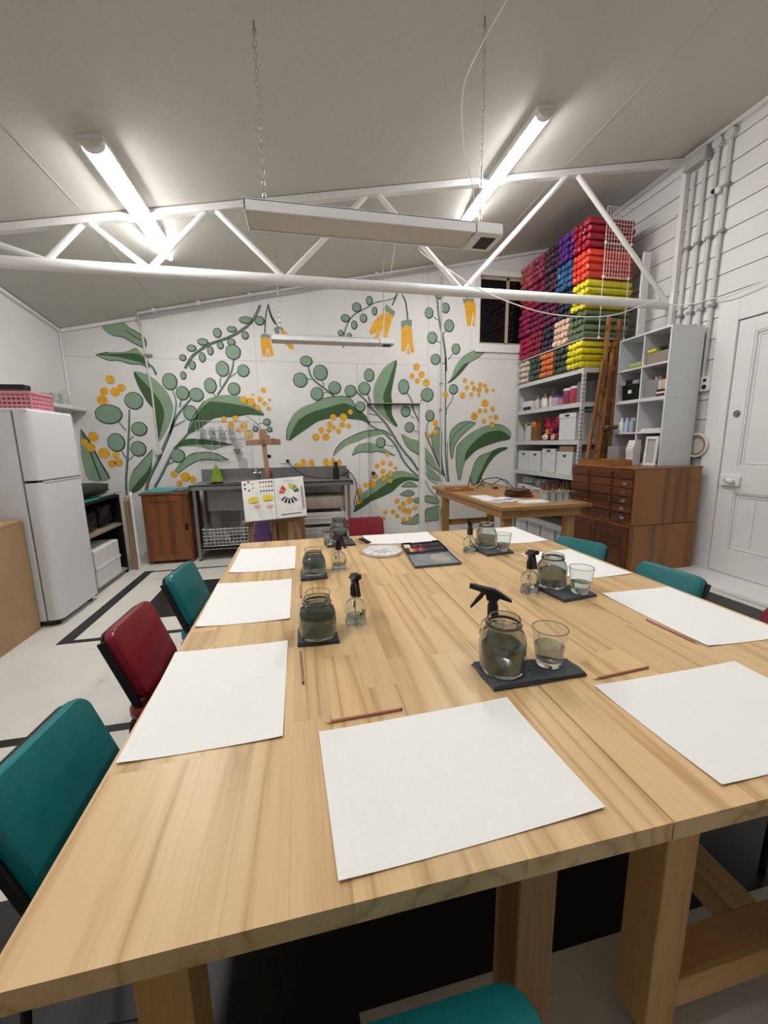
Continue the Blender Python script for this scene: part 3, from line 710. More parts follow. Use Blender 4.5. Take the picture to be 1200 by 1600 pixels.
('calyx',[(2.575,3.668),(2.768,3.679),(2.761,3.639),(2.668,3.65),(2.598,3.596)]),
('yellow',[(2.603,3.619),(2.681,3.651),(2.774,3.64),(2.849,3.353),(2.795,3.339),(2.751,3.488),(2.716,3.288),(2.663,3.274),(2.632,3.459)]),
('yellow',[(2.767,3.407),(2.792,3.28),(2.743,3.278)]),
('ink_line',0.0173,[(2.584,3.869),(2.612,3.78),(2.654,3.673)]),
('round_disc',2.191,3.722,0.071,0.071)]
owner = mural
for e in MURAL:
    k_ = e[0]
    if k_ in ('LEAF', 'BELL'): owner = k_; host = None; continue
    mb = MB()
    if k_ == 'yellow_disc':
        onwall(mb, ell(*e[1:]), 6); lay(mb, 'blossom', GRN['yellow'], mural)
    elif k_ == 'round_disc':
        x, z, rx, rz = e[1:]; onwall(mb, ell(x+.004, z-.004, rx+.008, rz+.008), 3); o = lay(mb, 'round_leaf', GRN['ink'], mural)
        m2 = MB(); onwall(m2, ell(x, z, rx-.006, rz-.006), 4); lay(m2, 'leaf_fill', GRN['round'], o)
    elif k_ == 'stem_line':
        ribbon(mb, e[2], e[1]*1.15, 1); o = lay(mb, 'stem', GRN['stem'], mural)
        if e[1] > .02:
            m2 = MB(); ribbon(m2, [(x+e[1]*.4, z+.002) for x, z in e[2]], e[1]*.3, 2); lay(m2, 'stem_outline', GRN['ink'], o)
    elif k_ == 'ink_line':
        ribbon(mb, e[2], e[1], 5); lay(mb, 'outline', GRN['ink'], host or mural)
    else:
        flat = k_ in ('calyx', 'yellow')
        onwall(mb, e[1] if flat else smoothp(e[1], True, 4), {'light': 2, 'dark': 3, 'calyx': 5, 'yellow': 4}[k_])
        nm = {'light': 'leaf', 'dark': 'leaf_shade', 'calyx': 'calyx', 'yellow': 'bell_flower'}[k_]
        if owner == 'BELL': nm = 'bell_flower' if host is None else 'petal'
        o = lay(mb, nm, GRN[k_], mural if host is None else host)
        if host is None: host = o

# ================================================================ ceiling fixtures
WHITEM = mat('white_enamel', '#e4e4e2', rough=.35, var=.02)
PLASTIC = mat('lamp_end_plastic', '#d8d6d0', rough=.4)
def tube_mat(k=1.0):
    m = mat('lit_diffuser_%d' % (k*100), '#fffdf8', rough=.4, var=.0); b = m.node_tree.nodes['Principled BSDF']
    b.inputs['Emission Color'].default_value = (1.0, .985, .975, 1); b.inputs['Emission Strength'].default_value = LAMP_POWER*k; return m
def lamp(x, y0, y1, label, k=1.0):
    yc = (y0+y1)/2; z = CE(x, min(yc, 4.27)); sl = math.atan(.1847)
    t = thing('batten_light', label, 'ceiling light', (x, yc, z)); t.rotation_euler = (0, -sl, 0); h = (y1-y0)/2
    MB().box((-.082, -h, -.03), (.082, h, -.001)).box((-.082, -h, -.048), (-.076, h, -.03)).box((.076, -h, -.048), (.082, h, -.03)).ob('base_tray', WHITEM, t)  # tray widened and given side lips to keep diffuser glow off the ceiling
    prof = [(-.072, -.03)]+[(-.072*math.cos(a), -.03-.055*math.sin(a)) for a in [PI*i/8 for i in range(1, 8)]]+[(.072, -.03)]
    MB().prism(prof, -h+.06, h-.06, 'Y').ob('diffuser', tube_mat(k), t)
    for s in (-1, 1):
        p2 = [(a*1.06, -.03+(b+.03)*1.06) for a, b in prof]
        MB().prism(p2, s*h, s*(h-.062), 'Y').ob('end_cap', PLASTIC, t, bevel=.004)
    return t
lamp(-1.27, 3.36, 5.10, 'long lit fluorescent batten on the low side of the sloping ceiling')
lamp(2.11, 3.36, 5.02, 'long lit fluorescent batten on the high side of the ceiling, beside the colourful rolls')
lamp(-1.27, .0, 1.70, 'added unseen fill batten on the low ceiling over the fridge-side chairs', .6)  # invented dimmer batten, out of view, added to brighten the near sheets
lamp(2.11, .0, 1.70, 'added unseen fill batten on the high ceiling over the door-side chairs', .6)  # its invented twin, also unseen, added as fill for the near table half

# roof truss
PIPE = mat('truss_paint', '#e2e1de', rough=.35, var=.03, scale=10)
TY = 4.27
tr = thing('roof_truss', 'white painted steel roof truss with zigzag webs spanning the room', 'roof truss', (0, TY, 3.075))
cyl((XL, 0, 0), (XR-.02, 0, 0), .05, 18).ob('bottom_chord', PIPE, tr, smooth=True)
MB().bar((XL, 0, CE(XL, TY)-3.075-.035), (XR-.03, 0, CE(XR-.03, TY)-3.075-.035), .075, .06).ob('top_chord', PIPE, tr, bevel=.006)
for a, b in ((-2.60, -2.06), (-1.75, -2.06), (-1.69, -1.27), (-.73, -1.23), (-.63, -.07), (.76, -.03), (.89, 1.76), (2.95, 1.81), (3.09, 4.40)):
    cyl((a, 0, CE(a, TY)-3.075-.06), (b, 0, .03), .027, 10).ob('web_bar', PIPE, tr, smooth=True)
post = thing('wall_post', 'white steel post on the weatherboards carrying the truss end', 'post', (XR-.03, 4.21, 0))
box((-.028, -.03, 0), (.028, .03, CE(XR, 4.2)-.03)).ob('post_body', PIPE, post, bevel=.005)
for z in (2.9, 3.35, 4.05): cyl((-.03, .045, z), (.02, .045, z), .02, 8).ob('bolt', PIPE, post)

# radiant heaters on chains
HEAT = mat('heater_panel', '#d9d5ce', rough=.5, var=.03, scale=30)
CHAIN = mat('chain_zinc', '#b9b9b4', rough=.3, metal=1)
def links(mb, p, q, step=.030, r=.0026):
    p = Vector(p); q = Vector(q); n = max(2, int((q-p).length/step)); d = (q-p)/n
    for i in range(n):
        c = p+d*(i+.5); a = Vector((1, 0, 0)) if i % 2 else Vector((0, 1, 0)); u = d.normalized(); a = (a-u*a.dot(u)).normalized()
        mb.tube([c+u*(math.sin(t)*step*.66)+a*(math.cos(t)*step*.3) for t in [2*PI*j/10 for j in range(10)]], r, 5, closed=True)
    return mb
def heater(x0, x1, y, z, label, dep=.235):
    t = thing('radiant_heater', label, 'heater', (x0, y, z)); L = x1-x0; e = L-.20; h = dep/2
    MB().box((0, -h, 0), (e, -h+.012, .06)).box((0, h-.012, 0), (e, h, .06)).box((0, -h, .05), (e, h, .062)).box((0, -h, 0), (.012, h, .06)).ob('housing', WHITEM, t, bevel=.003)
    for i in range(7):
        yy = -h+.018+i*(dep-.036)/7; w_ = (dep-.036)/7
        MB().prism([(yy+.003, .018), (yy+w_*.5, .003), (yy+w_-.003, .018), (yy+w_-.003, .026), (yy+.003, .026)], .014, e-.004, 'X').ob('slat', HEAT, t)
    ec = MB().prism([(e+.008, -h), (L-.02, -h), (L, -h+.03), (L, h-.03), (L-.02, h), (e+.008, h)], 0, .064).ob('end_box', WHITEM, t, bevel=.005)
    box((e+.06, -h+.05, -.003), (L-.04, h-.04, .002)).ob('vent', mat('vent_black', '#2a2826', rough=.6), ec)
    for x in (.11, L-.12):
        MB().bar((x-.07, 0, .065), (x+.07, 0, .065), .03, .006).tube([(x-.02, 0, .068), (x, 0, .11), (x+.02, 0, .068)], .005, 6).ob('bracket', WHITEM, t)
        zc = CE(x0+x, y)-z
        links(MB(), (x, 0, .10), (x, 0, zc-.03)).cyl((x, 0, zc-.04), (x, 0, zc), .006, 6).ob('chain', CHAIN, t)
    return t
heater(-.235, 1.35, 2.665, 2.79, 'long white radiant heater hung on chains in front of the truss')
heater(-.26, 1.235, 5.15, 2.715, 'white radiant heater hung on chains in front of the mural', .20)

CABLE = mat('white_cable', '#e8e6e2', rough=.4)
def cable(pts, r, name, label, m=None):
    P = [Vector(p) for p in pts]; out = []
    for i in range(len(P)-1):
        a, b, c, d = P[max(i-1, 0)], P[i], P[i+1], P[min(i+2, len(P)-1)]
        for q in range(6):
            t = q/6; out.append(.5*(2*b+(c-a)*t+(2*a-5*b+4*c-d)*t*t+(3*b-a-3*c+d)*t**3))
    out.append(P[-1]); o = MB().tube(out, r, 6).ob(name, m or CABLE, smooth=True)
    return tag(o, label, 'cable')
cable([(1.15, 2.70, 2.86), (1.17, 3.6, 3.25), (1.3, 4.2, 3.40), (1.62, 4.2, 3.24), (2.0, 4.19, 3.06), (2.6, 4.18, 2.90), (3.1, 4.17, 2.86), (3.6, 4.17, 2.90), (4.1, 4.17, 3.06), (4.36, 4.1, 3.02), (4.39, 3.9, 2.98), (4.39, 3.7, 2.96), (4.39, 3.5, 2.93), (4.39, 3.2, 2.96), (4.39, 2.6, 2.97)], .006, 'white_cable', 'white power cable sagging from the truss across the rolls to the door head')
cable([(1.19, 2.665, 2.87), (1.17, 2.655, 3.1), (1.10, 2.64, 3.3), (1.08, 2.62, 3.6), (1.2, 2.6, 3.85), (1.32, 2.55, CE(1.32, 2.6)-.01)], .0035, 'heater_cord', 'thin white cord rising beside the chain of the near heater')
cable([(1.10, 5.14, 2.79), (1.11, 5.0, 3.2), (1.12, 4.6, 3.55), (1.05, 4.3, 3.72)], .004, 'heater_cord', 'thin white cord rising from the heater in front of the mural')

# conduits on the right wall
COND = mat('conduit_paint', '#c9c8c4', rough=.4)
for i, (y, zt, zb, lb) in enumerate(((4.11, 4.40, .2, 'grey wall conduit next to the white steel post'), (3.985, 4.44, .2, 'second grey wall conduit from the white steel post'), (3.86, 4.53, .2, 'third grey wall conduit from the white steel post, topped by a round box'), (3.735, 4.53, 2.17, 'grey wall conduit running down to the power switch, topped by a round box'))):
    t = thing('conduit', lb, 'conduit', (XR-.022, y, zb))
    cyl((0, 0, 0), (0, 0, zt-zb), .020, 12).ob('pipe', COND, t, smooth=True)
    for z in ((3.62, 2.9) if i < 3 else (3.62, 4.05, 2.9)): MB().box((-.024, -.045, z-zb-.015), (.02, .024, z-zb+.015)).ob('clip', mat('clip_grey', '#8f8e8a', rough=.5), t)
    if i >= 2: cyl((.02, 0, zt-zb-.01), (-.035, 0, zt-zb-.01), .052, 18).ob('round_box', COND, t, bevel=.004)
jb = tag(box((XR-.10, 3.935, 4.42), (XR-.0, 4.19, 4.55)).ob('junction_box', mat('junction_grey', '#a9aba4', rough=.5), bevel=.006), 'grey junction box at the ceiling above two wall conduits', 'junction box')
sn = thing('wall_sensor', 'small white round sensor with black eye on the outer wall conduit', 'sensor', (XR-.05, 3.79, 4.04))
MB().ball((0, 0, 0), .035, 12, 8).ob('body', WHITEM, sn, smooth=True); MB().ball((-.025, .03, .0), .022, 10, 6).ob('eye', mat('black_plastic', '#141414'), sn, smooth=True)
so = thing('wall_switch', 'white power switch with socket on the weatherboards beside the door casing', 'power outlet', (XR-.03, 3.70, 2.09))
MB().prism(rrect(.125, .16, .012), .03, -.012, 'X').ob('plate', WHITEM, so, bevel=.003)
box((-.018, -.02, .02), (-.012, .012, .05)).ob('switch', mat('black_plastic', '#141414'), so); cyl((-.012, -.004, -.035), (-.02, -.004, -.035), .024, 16).ob('socket', mat('black_plastic', '#141414'), so)

# conduit along the top of the back wall
t = thing('ceiling_conduit', 'grey conduit following the sloping ceiling above the mural', 'conduit', (-1.975, YB-.16, 3.20))
def cp(x): return (x+1.975, 0, CE(x, YB-.16)-.03-3.20)
MB().tube([(0, .14, -.12), (0, .04, cp(-1.975)[2]-.01), cp(-1.95)]+[cp(x) for x in (-.5, 1, 2, 2.19)], .017, 8).ob('pipe', COND, t, smooth=True)
for x in (-1.75, -1.2, -.55, .3, 1.2): MB().cb((cp(x)[0], 0, cp(x)[2]), (.05, .06, .05)).ob('clip', COND, t)
t = thing('wall_conduit', 'grey conduit dropping down the mural to a round box, left of the brown cupboard', 'conduit', (-1.93, YB-.02, 1.45))
MB().tube([(-.045, 0, 1.63), (-.03, 0, 1.2), (0, 0, .8), (0, 0, 0)], .013, 8).ob('pipe', COND, t, smooth=True)
cyl((0, .02, -.02), (0, -.03, -.02), .045, 16).ob('round_box', COND, t, bevel=.003); box((-.04, -.02, 1.25), (.05, .02, 1.28)).ob('clip', mat('clip_grey', '#8f8e8a'), t)
t = thing('wall_conduit', 'grey conduit running down the wall between the painted door and the window', 'conduit', (2.235, YB-.02, .1))
cyl((0, 0, 0), (0, 0, 3.85), .012, 8).ob('pipe', COND, t, smooth=True)
for z in (.9, 1.9, 2.3): box((-.02, -.018, z), (.02, .02, z+.02)).ob('clip', mat('clip_grey', '#8f8e8a'), t)

# ================================================================ the big table: two pine tables pushed together
PINE = wood('pine', '#dcba89', '#bb9360', 'Y', rough=.38, ring=20, rnd=.10)
PINEX = wood('pine_leg', '#c89a62', '#8e6236', 'Z', rough=.5, ring=8)
PINEE = wood('pine_end', '#b9925f', '#8a6a40', 'X', rough=.55, ring=22)
PINER = wood('pine_rail', '#c89a62', '#8e6236', 'X', rough=.5, ring=8)
TT, TB = .75, .707
def big_table(x0, x1, y0, y1, legs, label, rail, seed):
    rnd = random.Random(seed); t = thing('pine_table', label, 'table', (x0, y0, 0), 0, 'pine tables pushed together')
    n = 11; wd = (x1-x0)/n; L = y1-y0
    for i in range(n):
        y = 0; cuts = [0]
        first = rnd.uniform(.25, .8)
        while first < L-.25: cuts.append(first); first += rnd.uniform(.45, .95)
        cuts.append(L)
        for a, b in zip(cuts[:-1], cuts[1:]):
            MB().box((i*wd+.0001, a+.0001, TB), ((i+1)*wd-.0001, b-.0001, TT-rnd.uniform(0, .0003))).ob('stave', PINE, t)
    for (lx, ly) in legs: box((lx-x0-.043, ly-y0-.047, .06), (lx-x0+.043, ly-y0+.047, TB)).ob('leg', PINEX, t, bevel=.004)
    for (lx, ly) in legs:
        MB().cyl((lx-x0-.012, ly-y0, .03), (lx-x0+.012, ly-y0, .03), .03, 14).box((lx-x0-.02, ly-y0-.02, .045), (lx-x0+.02, ly-y0+.02, .062)).ob('castor', mat('black_plastic', '#141414', rough=.4), t)
    lx0, lx1 = legs[0][0]-x0, legs[1][0]-x0
    for ly in (legs[0][1]-y0, legs[2][1]-y0):
        box((lx0, ly-.045, .12), (lx1, ly+.045, .205)).ob('stretcher', PINER, t, bevel=.003)
        box((lx0+.05, ly-.02, TB-.09), (lx1-.05, ly+.02, TB)).ob('apron', PINER, t, bevel=.003)
    if rail: box((rail-x0-.045, legs[0][1]-y0+.0455, .12), (rail-x0+.045, legs[2][1]-y0-.0455, .205)).ob('stretcher', PINE, t, bevel=.003)
    return t
big_table(-.48, .688, .533, 3.15, ((-.272, .63), (.432, .63), (-.272, 3.0), (.432, 3.0)), 'pine table carrying the white round palette, pushed against the table on the door side', None, 3)
big_table(.692, 1.83, .533, 3.12, ((.79, .63), (1.60, .63), (.79, 3.0), (1.60, 3.0)), 'pine table on the side of the panelled door, one low rail down its middle', 1.16, 5)

# ---------------------------------------------------------------- sheets of paper
PAPER = mat('watercolour_paper', '#f3f2ee', rough=.8, var=.01, scale=120, bump=.04)
def sheet(p, label):
    q = [Vector((a, b)) for a, b in p]; c = sum(q, Vector((0, 0)))/4; me = MB(); z = .0018
    n = 8; vs = []
    for j in range(n+1):
        for i in range(n+1):
            s, u = i/n, j/n; pt = q[0]*(1-s)*(1-u)+q[1]*s*(1-u)+q[2]*s*u+q[3]*(1-s)*u-c
            vs.append((pt.x, pt.y, z+.0012*math.sin(3*s+2*u)**2+(.004*(abs(s-.5)*abs(u-.5)*4)**3)))
    N = (n+1)**2; fs = [(j*(n+1)+i+n+1, j*(n+1)+i+n+2, j*(n+1)+i+1, j*(n+1)+i) for j in range(n) for i in range(n)]
    bot = [(x, y, zz-.0012) for x, y, zz in vs]; edge = [i for i in range(n+1)]+[(n+1)*j+n for j in range(1, n+1)]+[n*(n+1)+i for i in range(n-1, -1, -1)]+[(n+1)*j for j in range(n-1, 0, -1)]
    fs += [tuple(N+k for k in f[::-1]) for f in fs]; fs += [(edge[i], edge[(i+1) % len(edge)], N+edge[(i+1) % len(edge)], N+edge[i]) for i in range(len(edge))]
    o = me.add(vs+bot, fs).ob('paper_sheet', PAPER, smooth=False); o.location = (c.x, c.y, TT); return tag(o, label, 'paper', 'white watercolour sheets laid around the table')
for p, l in (([(.012, .94), (.562, .958), (.578, .587), (.028, .568)], 'blank white sheet with a pencil along its top edge, at the fridge-side table end'),
             ([(-.484, 1.472), (-.081, 1.465), (-.08, .945), (-.468, .944)], 'blank white sheet before the teal chair at the table corner, pencil beside it'),
             ([(-.477, 2.214), (-.078, 2.19), (-.078, 1.662), (-.466, 1.676)], 'blank white sheet in front of the scuffed red chair, between two other sheets'),
             ([(-.456, 2.946), (-.062, 2.931), (-.063, 2.375), (-.45, 2.396)], 'blank white sheet at the table corner towards the easel'),
             ([(.851, .949), (1.402, .957), (1.412, .585), (.863, .577)], 'blank white sheet at the end of the door-side table, pencil beyond its corner'),
             ([(1.419, 1.587), (1.807, 1.578), (1.805, 1.045), (1.416, 1.059)], 'blank white sheet in front of a teal chair, pencil along its edge, door-side table'),
             ([(1.416, 2.322), (1.80, 2.329), (1.801, 1.796), (1.425, 1.79)], 'blank white sheet behind the middle jar and tumbler of the door-side table'),
             ([(1.456, 3.10), (1.82, 3.10), (1.809, 2.585), (1.452, 2.575)], 'blank white sheet at the table corner closest to the workbench'),
             ([(.473, 3.13), (1.023, 3.115), (1.012, 2.792), (.486, 2.83)], 'blank white sheet behind the palette, in front of the upright red chair')):
    sheet(p, l)

# ---------------------------------------------------------------- folded cloths, jars, tumblers, spray bottles
CLOTH = mat('grey_cloth', '#3e4448', rough=.95, var=.15, scale=60, bump=.25, sheen=.3)
def cloth(p, label, z=TT):
    q = [Vector((a, b)) for a, b in p]; c = sum(q, Vector((0, 0)))/4; t = thing('folded_cloth', label, 'cloth', (c.x, c.y, z), 0, 'grey cloths under the water jars')
    for k_ in range(3):
        mb = MB(); n = 6; vs = []; s_ = 1-.012*k_; z0 = .0005+k_*.0052
        for zz in (0, .0048):
            for j in range(n+1):
                for i in range(n+1):
                    a, b = i/n, j/n; pt = (q[0]*(1-a)*(1-b)+q[1]*a*(1-b)+q[2]*a*b+q[3]*(1-a)*b-c)*s_
                    pt += Vector((math.sin(b*9+k_), math.cos(a*7+k_*2)))*.0022
                    vs.append((pt.x, pt.y, z0+zz+.0006*math.sin(a*11+b*7)*(1 if zz else 0)))
        N = (n+1)**2; ix = lambda i, j: j*(n+1)+i
        fs = [(ix(i, j), ix(i, j+1), ix(i+1, j+1), ix(i+1, j)) for j in range(n) for i in range(n)]; fs += [tuple(N+v for v in f[::-1]) for f in fs]
        edge = [ix(i, 0) for i in range(n+1)]+[ix(n, j) for j in range(1, n+1)]+[ix(i, n) for i in range(n-1, -1, -1)]+[ix(0, j) for j in range(n-1, 0, -1)]
        fs += [(edge[i], edge[(i+1) % len(edge)], N+edge[(i+1) % len(edge)], N+edge[i]) for i in range(len(edge))]
        ar = sum(q[i].x*q[(i+1) % 4].y-q[(i+1) % 4].x*q[i].y for i in range(4))
        if ar < 0: fs = [f[::-1] for f in fs]
        mb.add(vs, fs).ob('fold', CLOTH, t, smooth=True)
    return t
GLASS = glass('clear_glass', '#f4f8f6'); GLASSJ = glass('stained_jar_glass', '#d5dad8', .06)
def water_mat(name, hexc, r=.1):
    return mat(name, hexc, rough=r, var=.12, scale=18, trans=.85, ior=1.2)
MURKY = water_mat('murky_water', '#98a092'); CLEARW = water_mat('pale_water', '#dfe6e3'); GREENW = water_mat('green_water', '#c2cdc8')
RIM = mat('paint_stain', '#5a4a40', rough=.7, var=.4, scale=60)
def jar(x, y, label, w=.074, h=.175, sq=0.0, fill=.62, wm=None, z=TT+.017):
    t = thing('water_jar', label, 'jar', (x, y, z), 0, 'glass water jars on the table'); s = h/.175
    o = [(.0005, .0), (w*.88, .0), (w*.97, .010), (w, .03), (w, .095*s), (w*.96, .115*s), (w*.82, .135*s), (w*.72, .143*s), (w*.70, .150*s), (w*.76, .152*s), (w*.76, .157*s), (w*.71, .159*s), (w*.72, .172*s), (w*.70, .175*s)]
    i = [(w*.66, .174*s), (w*.66, .145*s), (w*.76, .132*s), (w*.90, .113*s), (w*.94, .095*s), (w*.94, .03), (w*.90, .014), (.0005, .010)]
    MB().lathe(o+i, n=28, caps=False, sq=sq).ob('glass_body', GLASSJ, t, smooth=True)
    zf = h*fill; wp = [(.0005, .0105), (w*.895, .0145), (w*.935, .031), (w*.935, min(zf, .095*s))]
    if zf > .095*s: wp.append((w*.90, zf))
    wp.append((.0005, zf)); MB().lathe(wp, n=28, caps=False, sq=sq).ob('water', wm or MURKY, t, smooth=True)
    MB().tube([(w*.735*math.cos(a), w*.735*math.sin(a), .1545*s) for a in [2*PI*k_/28 for k_ in range(28)]], .0035, 6, closed=True).ob('stained_rim', RIM, t, smooth=True)
    return t
def tumbler(x, y, label, r0=.041, r1=.057, h=.125, fill=.55, wm=None, z=TT+.017):
    t = thing('tumbler', label, 'glass', (x, y, z), 0, 'glass tumblers of water'); k = (r1-r0)/h
    MB().lathe([(.0005, 0), (r0-.002, 0), (r0, .003), (r1, h-.001), (r1-.001, h), (r1-.0025, h-.001), (r0-.002+k*.02, .02), (r0*.6, .016), (.0005, .016)], n=28, caps=False).ob('glass_body', GLASS, t, smooth=True)
    zf = h*fill; MB().lathe([(.0005, .0165), (r0*.6, .0165), (r0-.003+k*.02, .021), (r0-.003+k*zf, zf), (.0005, zf)], n=28, caps=False).ob('water', wm or CLEARW, t, smooth=True)
    MB().tube([((r1-.001)*math.cos(a), (r1-.001)*math.sin(a), h) for a in [2*PI*k_/28 for k_ in range(28)]], .0012, 5, closed=True).ob('rim', RIM, t, smooth=True)
    return t
BLK = mat('black_plastic', '#141414', rough=.4)
SPRAYW = water_mat('bottle_water', '#e3e8e6', .05)
def spray(x, y, rz, label, z=TT):
    t = thing('spray_bottle', label, 'spray bottle', (x, y, z), rz, 'black-headed spray bottles'); r = .046
    MB().lathe([(.0005, .0), (r*.92, .0), (r, .006), (r, .020), (r*.90, .034), (r*.97, .045), (r, .058), (r*.98, .075), (r*.84, .092), (r*.55, .104), (r*.40, .110), (r*.40, .130),
                (r*.34, .130), (r*.34, .109), (r*.50, .101), (r*.78, .090), (r*.92, .074), (r*.94, .058), (r*.90, .045), (r*.84, .034), (r*.94, .020), (r*.93, .008), (.0005, .005)], n=24, caps=False).ob('bottle', GLASS, t, smooth=True)
    MB().lathe([(.0005, .0055), (r*.92, .0085), (r*.93, .020), (r*.83, .033), (.0005, .033)], n=24, caps=False).ob('water', SPRAYW, t, smooth=True)
    cyl((0, 0, .012), (0, 0, .125), .003, 8).ob('dip_tube', mat('tube_plastic', '#d9d9d6', rough=.3), t)
    h = MB().lathe([(.0005, .124), (.0195, .124), (.0195, .158), (.0165, .165), (.014, .180), (.0005, .180)], n=20).ob('collar', BLK, t, smooth=True)
    MB().prism([(-.022, .178), (.016, .178), (.022, .188), (.064, .176), (.067, .180), (.032, .204), (.005, .220), (-.042, .228), (-.070, .234), (-.075, .219), (-.052, .212), (-.028, .202)], -.013, .013, 'Y').ob('spray_head', BLK, t, bevel=.003)
    MB().prism([(-.040, .208), (-.028, .202), (-.040, .183), (-.076, .144), (-.082, .146), (-.062, .178)], -.008, .008, 'Y').ob('trigger', BLK, t, bevel=.002)
    cyl((-.072, 0, .2265), (-.085, 0, .228), .0105, 12).ob('nozzle', BLK, t)
    lb = MB()
    for a0, z0, z1 in ((-1.35, .045, .062), (-1.15, .05, .075), (-.9, .040, .07), (1.4, .05, .075)):
        lb = MB(); a = a0+PI*1.5; lb.add([((r+.0006)*math.cos(b), (r+.0006)*math.sin(b), zz) for zz in (z0, z1) for b in (a, a+.14)], [(0, 1, 3, 2)]); lb.ob('print_stroke', BLK, t)
    return t
cloth([(.535, 1.145), (.86, 1.09), (.868, 1.0), (.54, .995)], 'folded dark grey cloth under the murky jar and tumbler next to the end sheets')
jar(.613, 1.082, 'big round jar of murky water sharing a cloth with the largest tumbler', .074, .178, 0, .45)
tumbler(.778, 1.075, 'flared tumbler of cloudy water beside the largest murky jar', fill=.55, wm=GREENW)
spray(.665, 1.255, math.radians(-25), 'spray bottle standing behind the largest murky jar, trigger head showing above')
cloth([(1.15, 1.73), (1.36, 1.70), (1.375, 1.56), (1.175, 1.535)], 'folded dark grey cloth under the middle jar of the door-side table')
jar(1.232, 1.715, 'jar of grey water on the middle cloth of the door-side table', .073, .165, 0, .5, GREENW)
tumbler(1.31, 1.60, 'tumbler of clear water in front of the middle jar, door-side table', fill=.45)
spray(1.095, 1.695, math.radians(75), 'spray bottle beside the middle jar of the door-side table')
cloth([(1.17, 2.54), (1.39, 2.50), (1.385, 2.345), (1.175, 2.32)], 'folded dark grey cloth under the jar by the workbench corner')
jar(1.26, 2.51, 'jar of grey water nearest the workbench', .070, .170, 0, .45, GREENW)
tumbler(1.325, 2.385, 'small tumbler in front of the jar nearest the workbench', .038, .053, .115, .45)
spray(1.115, 2.46, math.radians(60), 'spray bottle next to the jar nearest the workbench')
cloth([(-.042, 1.56), (.105, 1.55), (.113, 1.400), (-.044, 1.408)], 'folded dark grey cloth under the squarish murky jar, beside a lone spray bottle')
jar(.036, 1.465, 'squarish jar of dark murky water on the fridge-side table', .072, .150, .35, .72, MURKY)
tumbler(.046, 1.625, 'tumbler hidden behind the squarish dark jar', .038, .054, .128, .4, z=TT)
spray(.197, 1.565, math.radians(95), 'spray bottle beside the squarish dark jar')
cloth([(-.030, 2.33), (.115, 2.33), (.120, 2.15), (-.029, 2.14)], 'folded dark grey cloth under the pale green jar of the fridge-side table')
jar(.048, 2.215, 'squarish jar of pale green water between two sheets and a spray bottle', .068, .128, .35, .75, GREENW)
tumbler(.050, 2.375, 'tumbler hidden behind the pale green jar', .038, .054, .12, .4, z=TT)
spray(.20, 2.31, math.radians(115), 'spray bottle beside the pale green jar')
cloth([(.165, 3.02), (.37, 3.03), (.376, 2.84), (.165, 2.83)], 'folded dark grey cloth at the table end towards the sink')
jar(.27, 2.965, 'round jar of clear grey water at the table end in front of the red chair', .075, .175, 0, .5, GREENW)
tumbler(.175, 2.86, 'small tumbler next to the round jar at the table end', .031, .043, .11, .4)

# ---------------------------------------------------------------- pencils, palette and paint box
LEAD = mat('graphite', '#2b2624', rough=.5); PENC = mat('pencil_copper', '#a9705a', rough=.35, coat=.3, var=.05)
def pencil(a, b, label):
    a = Vector((a[0], a[1], TT+.0042)); b = Vector((b[0], b[1], TT+.0042)); L = (b-a).length
    t = thing('pencil', label, 'pencil', a, math.atan2(b.y-a.y, b.x-a.x), 'pencils beside the sheets')
    cyl((.016, 0, 0), (L, 0, 0), .0037, 6).ob('barrel', PENC, t)
    MB().cyl((.004, 0, 0), (.016, 0, 0), .0010, 6, .0037).ob('sharpened_wood', mat('bare_wood', '#d8b68c'), t); cyl((0, 0, 0), (.004, 0, 0), .0002, 6, .0010).ob('tip', LEAD, t)
    cyl((L, 0, 0), (L+.004, 0, 0), .0037, 6).ob('end_dip', LEAD, t)
pencil((.029, .972), (.244, .979), 'copper pencil along the top edge of the sheet on the fridge-side table end')
pencil((-.035, 1.385), (-.026, 1.172), 'copper pencil beside the sheet of the teal chair, by the squarish dark jar')
pencil((-.033, 2.09), (-.029, 1.905), 'copper pencil between the sheet of the red chair and the pale green jar')
pencil((1.400, 1.072), (1.387, 1.285), 'copper pencil along the sheet before the teal chair by the door')
pencil((.871, .978), (1.090, .994), 'copper pencil beyond the end sheet of the door-side table')
pencil((.40, 3.05), (.43, 2.86), 'pink pencil between the round jar and the paint box end')
for i, (a, b) in enumerate((((.43, 3.02), (.468, 2.87)), ((.452, 3.03), (.492, 2.875)))):
    o = MB().bar((a[0], a[1], TT+.006), (b[0], b[1], TT+.006), .018, .010).ob('charcoal_stick', mat('charcoal', '#25221f', rough=.8, var=.3), bevel=.002); tag(o, 'dark charcoal stick lying beside the sheet behind the palette', 'art stick', 'charcoal sticks')
pal = thing('paint_palette', 'white round scalloped mixing palette smeared with paint', 'palette', (.528, 2.60, TT))
PALW = mat('palette_white', '#e9eae9', rough=.25, var=.08, scale=22)
R_ = .130; nseg = 72
def scal(f, z): return [((R_+.006*abs(math.cos(6*a)))*f*math.cos(a), (R_+.006*abs(math.cos(6*a)))*f*math.sin(a), z) for a in [2*PI*i/nseg for i in range(nseg)]]
mb = MB(); rings = [scal(.93, 0), scal(1, .004), scal(1.01, .020), scal(.97, .022), scal(.94, .014), scal(.60, .014), scal(.56, .018), scal(.52, .014), scal(.02, .012)]
vs = [p for r in rings for p in r]; fs = [(i*nseg+j, i*nseg+(j+1) % nseg, (i+1)*nseg+(j+1) % nseg, (i+1)*nseg+j) for i in range(len(rings)-1) for j in range(nseg)]
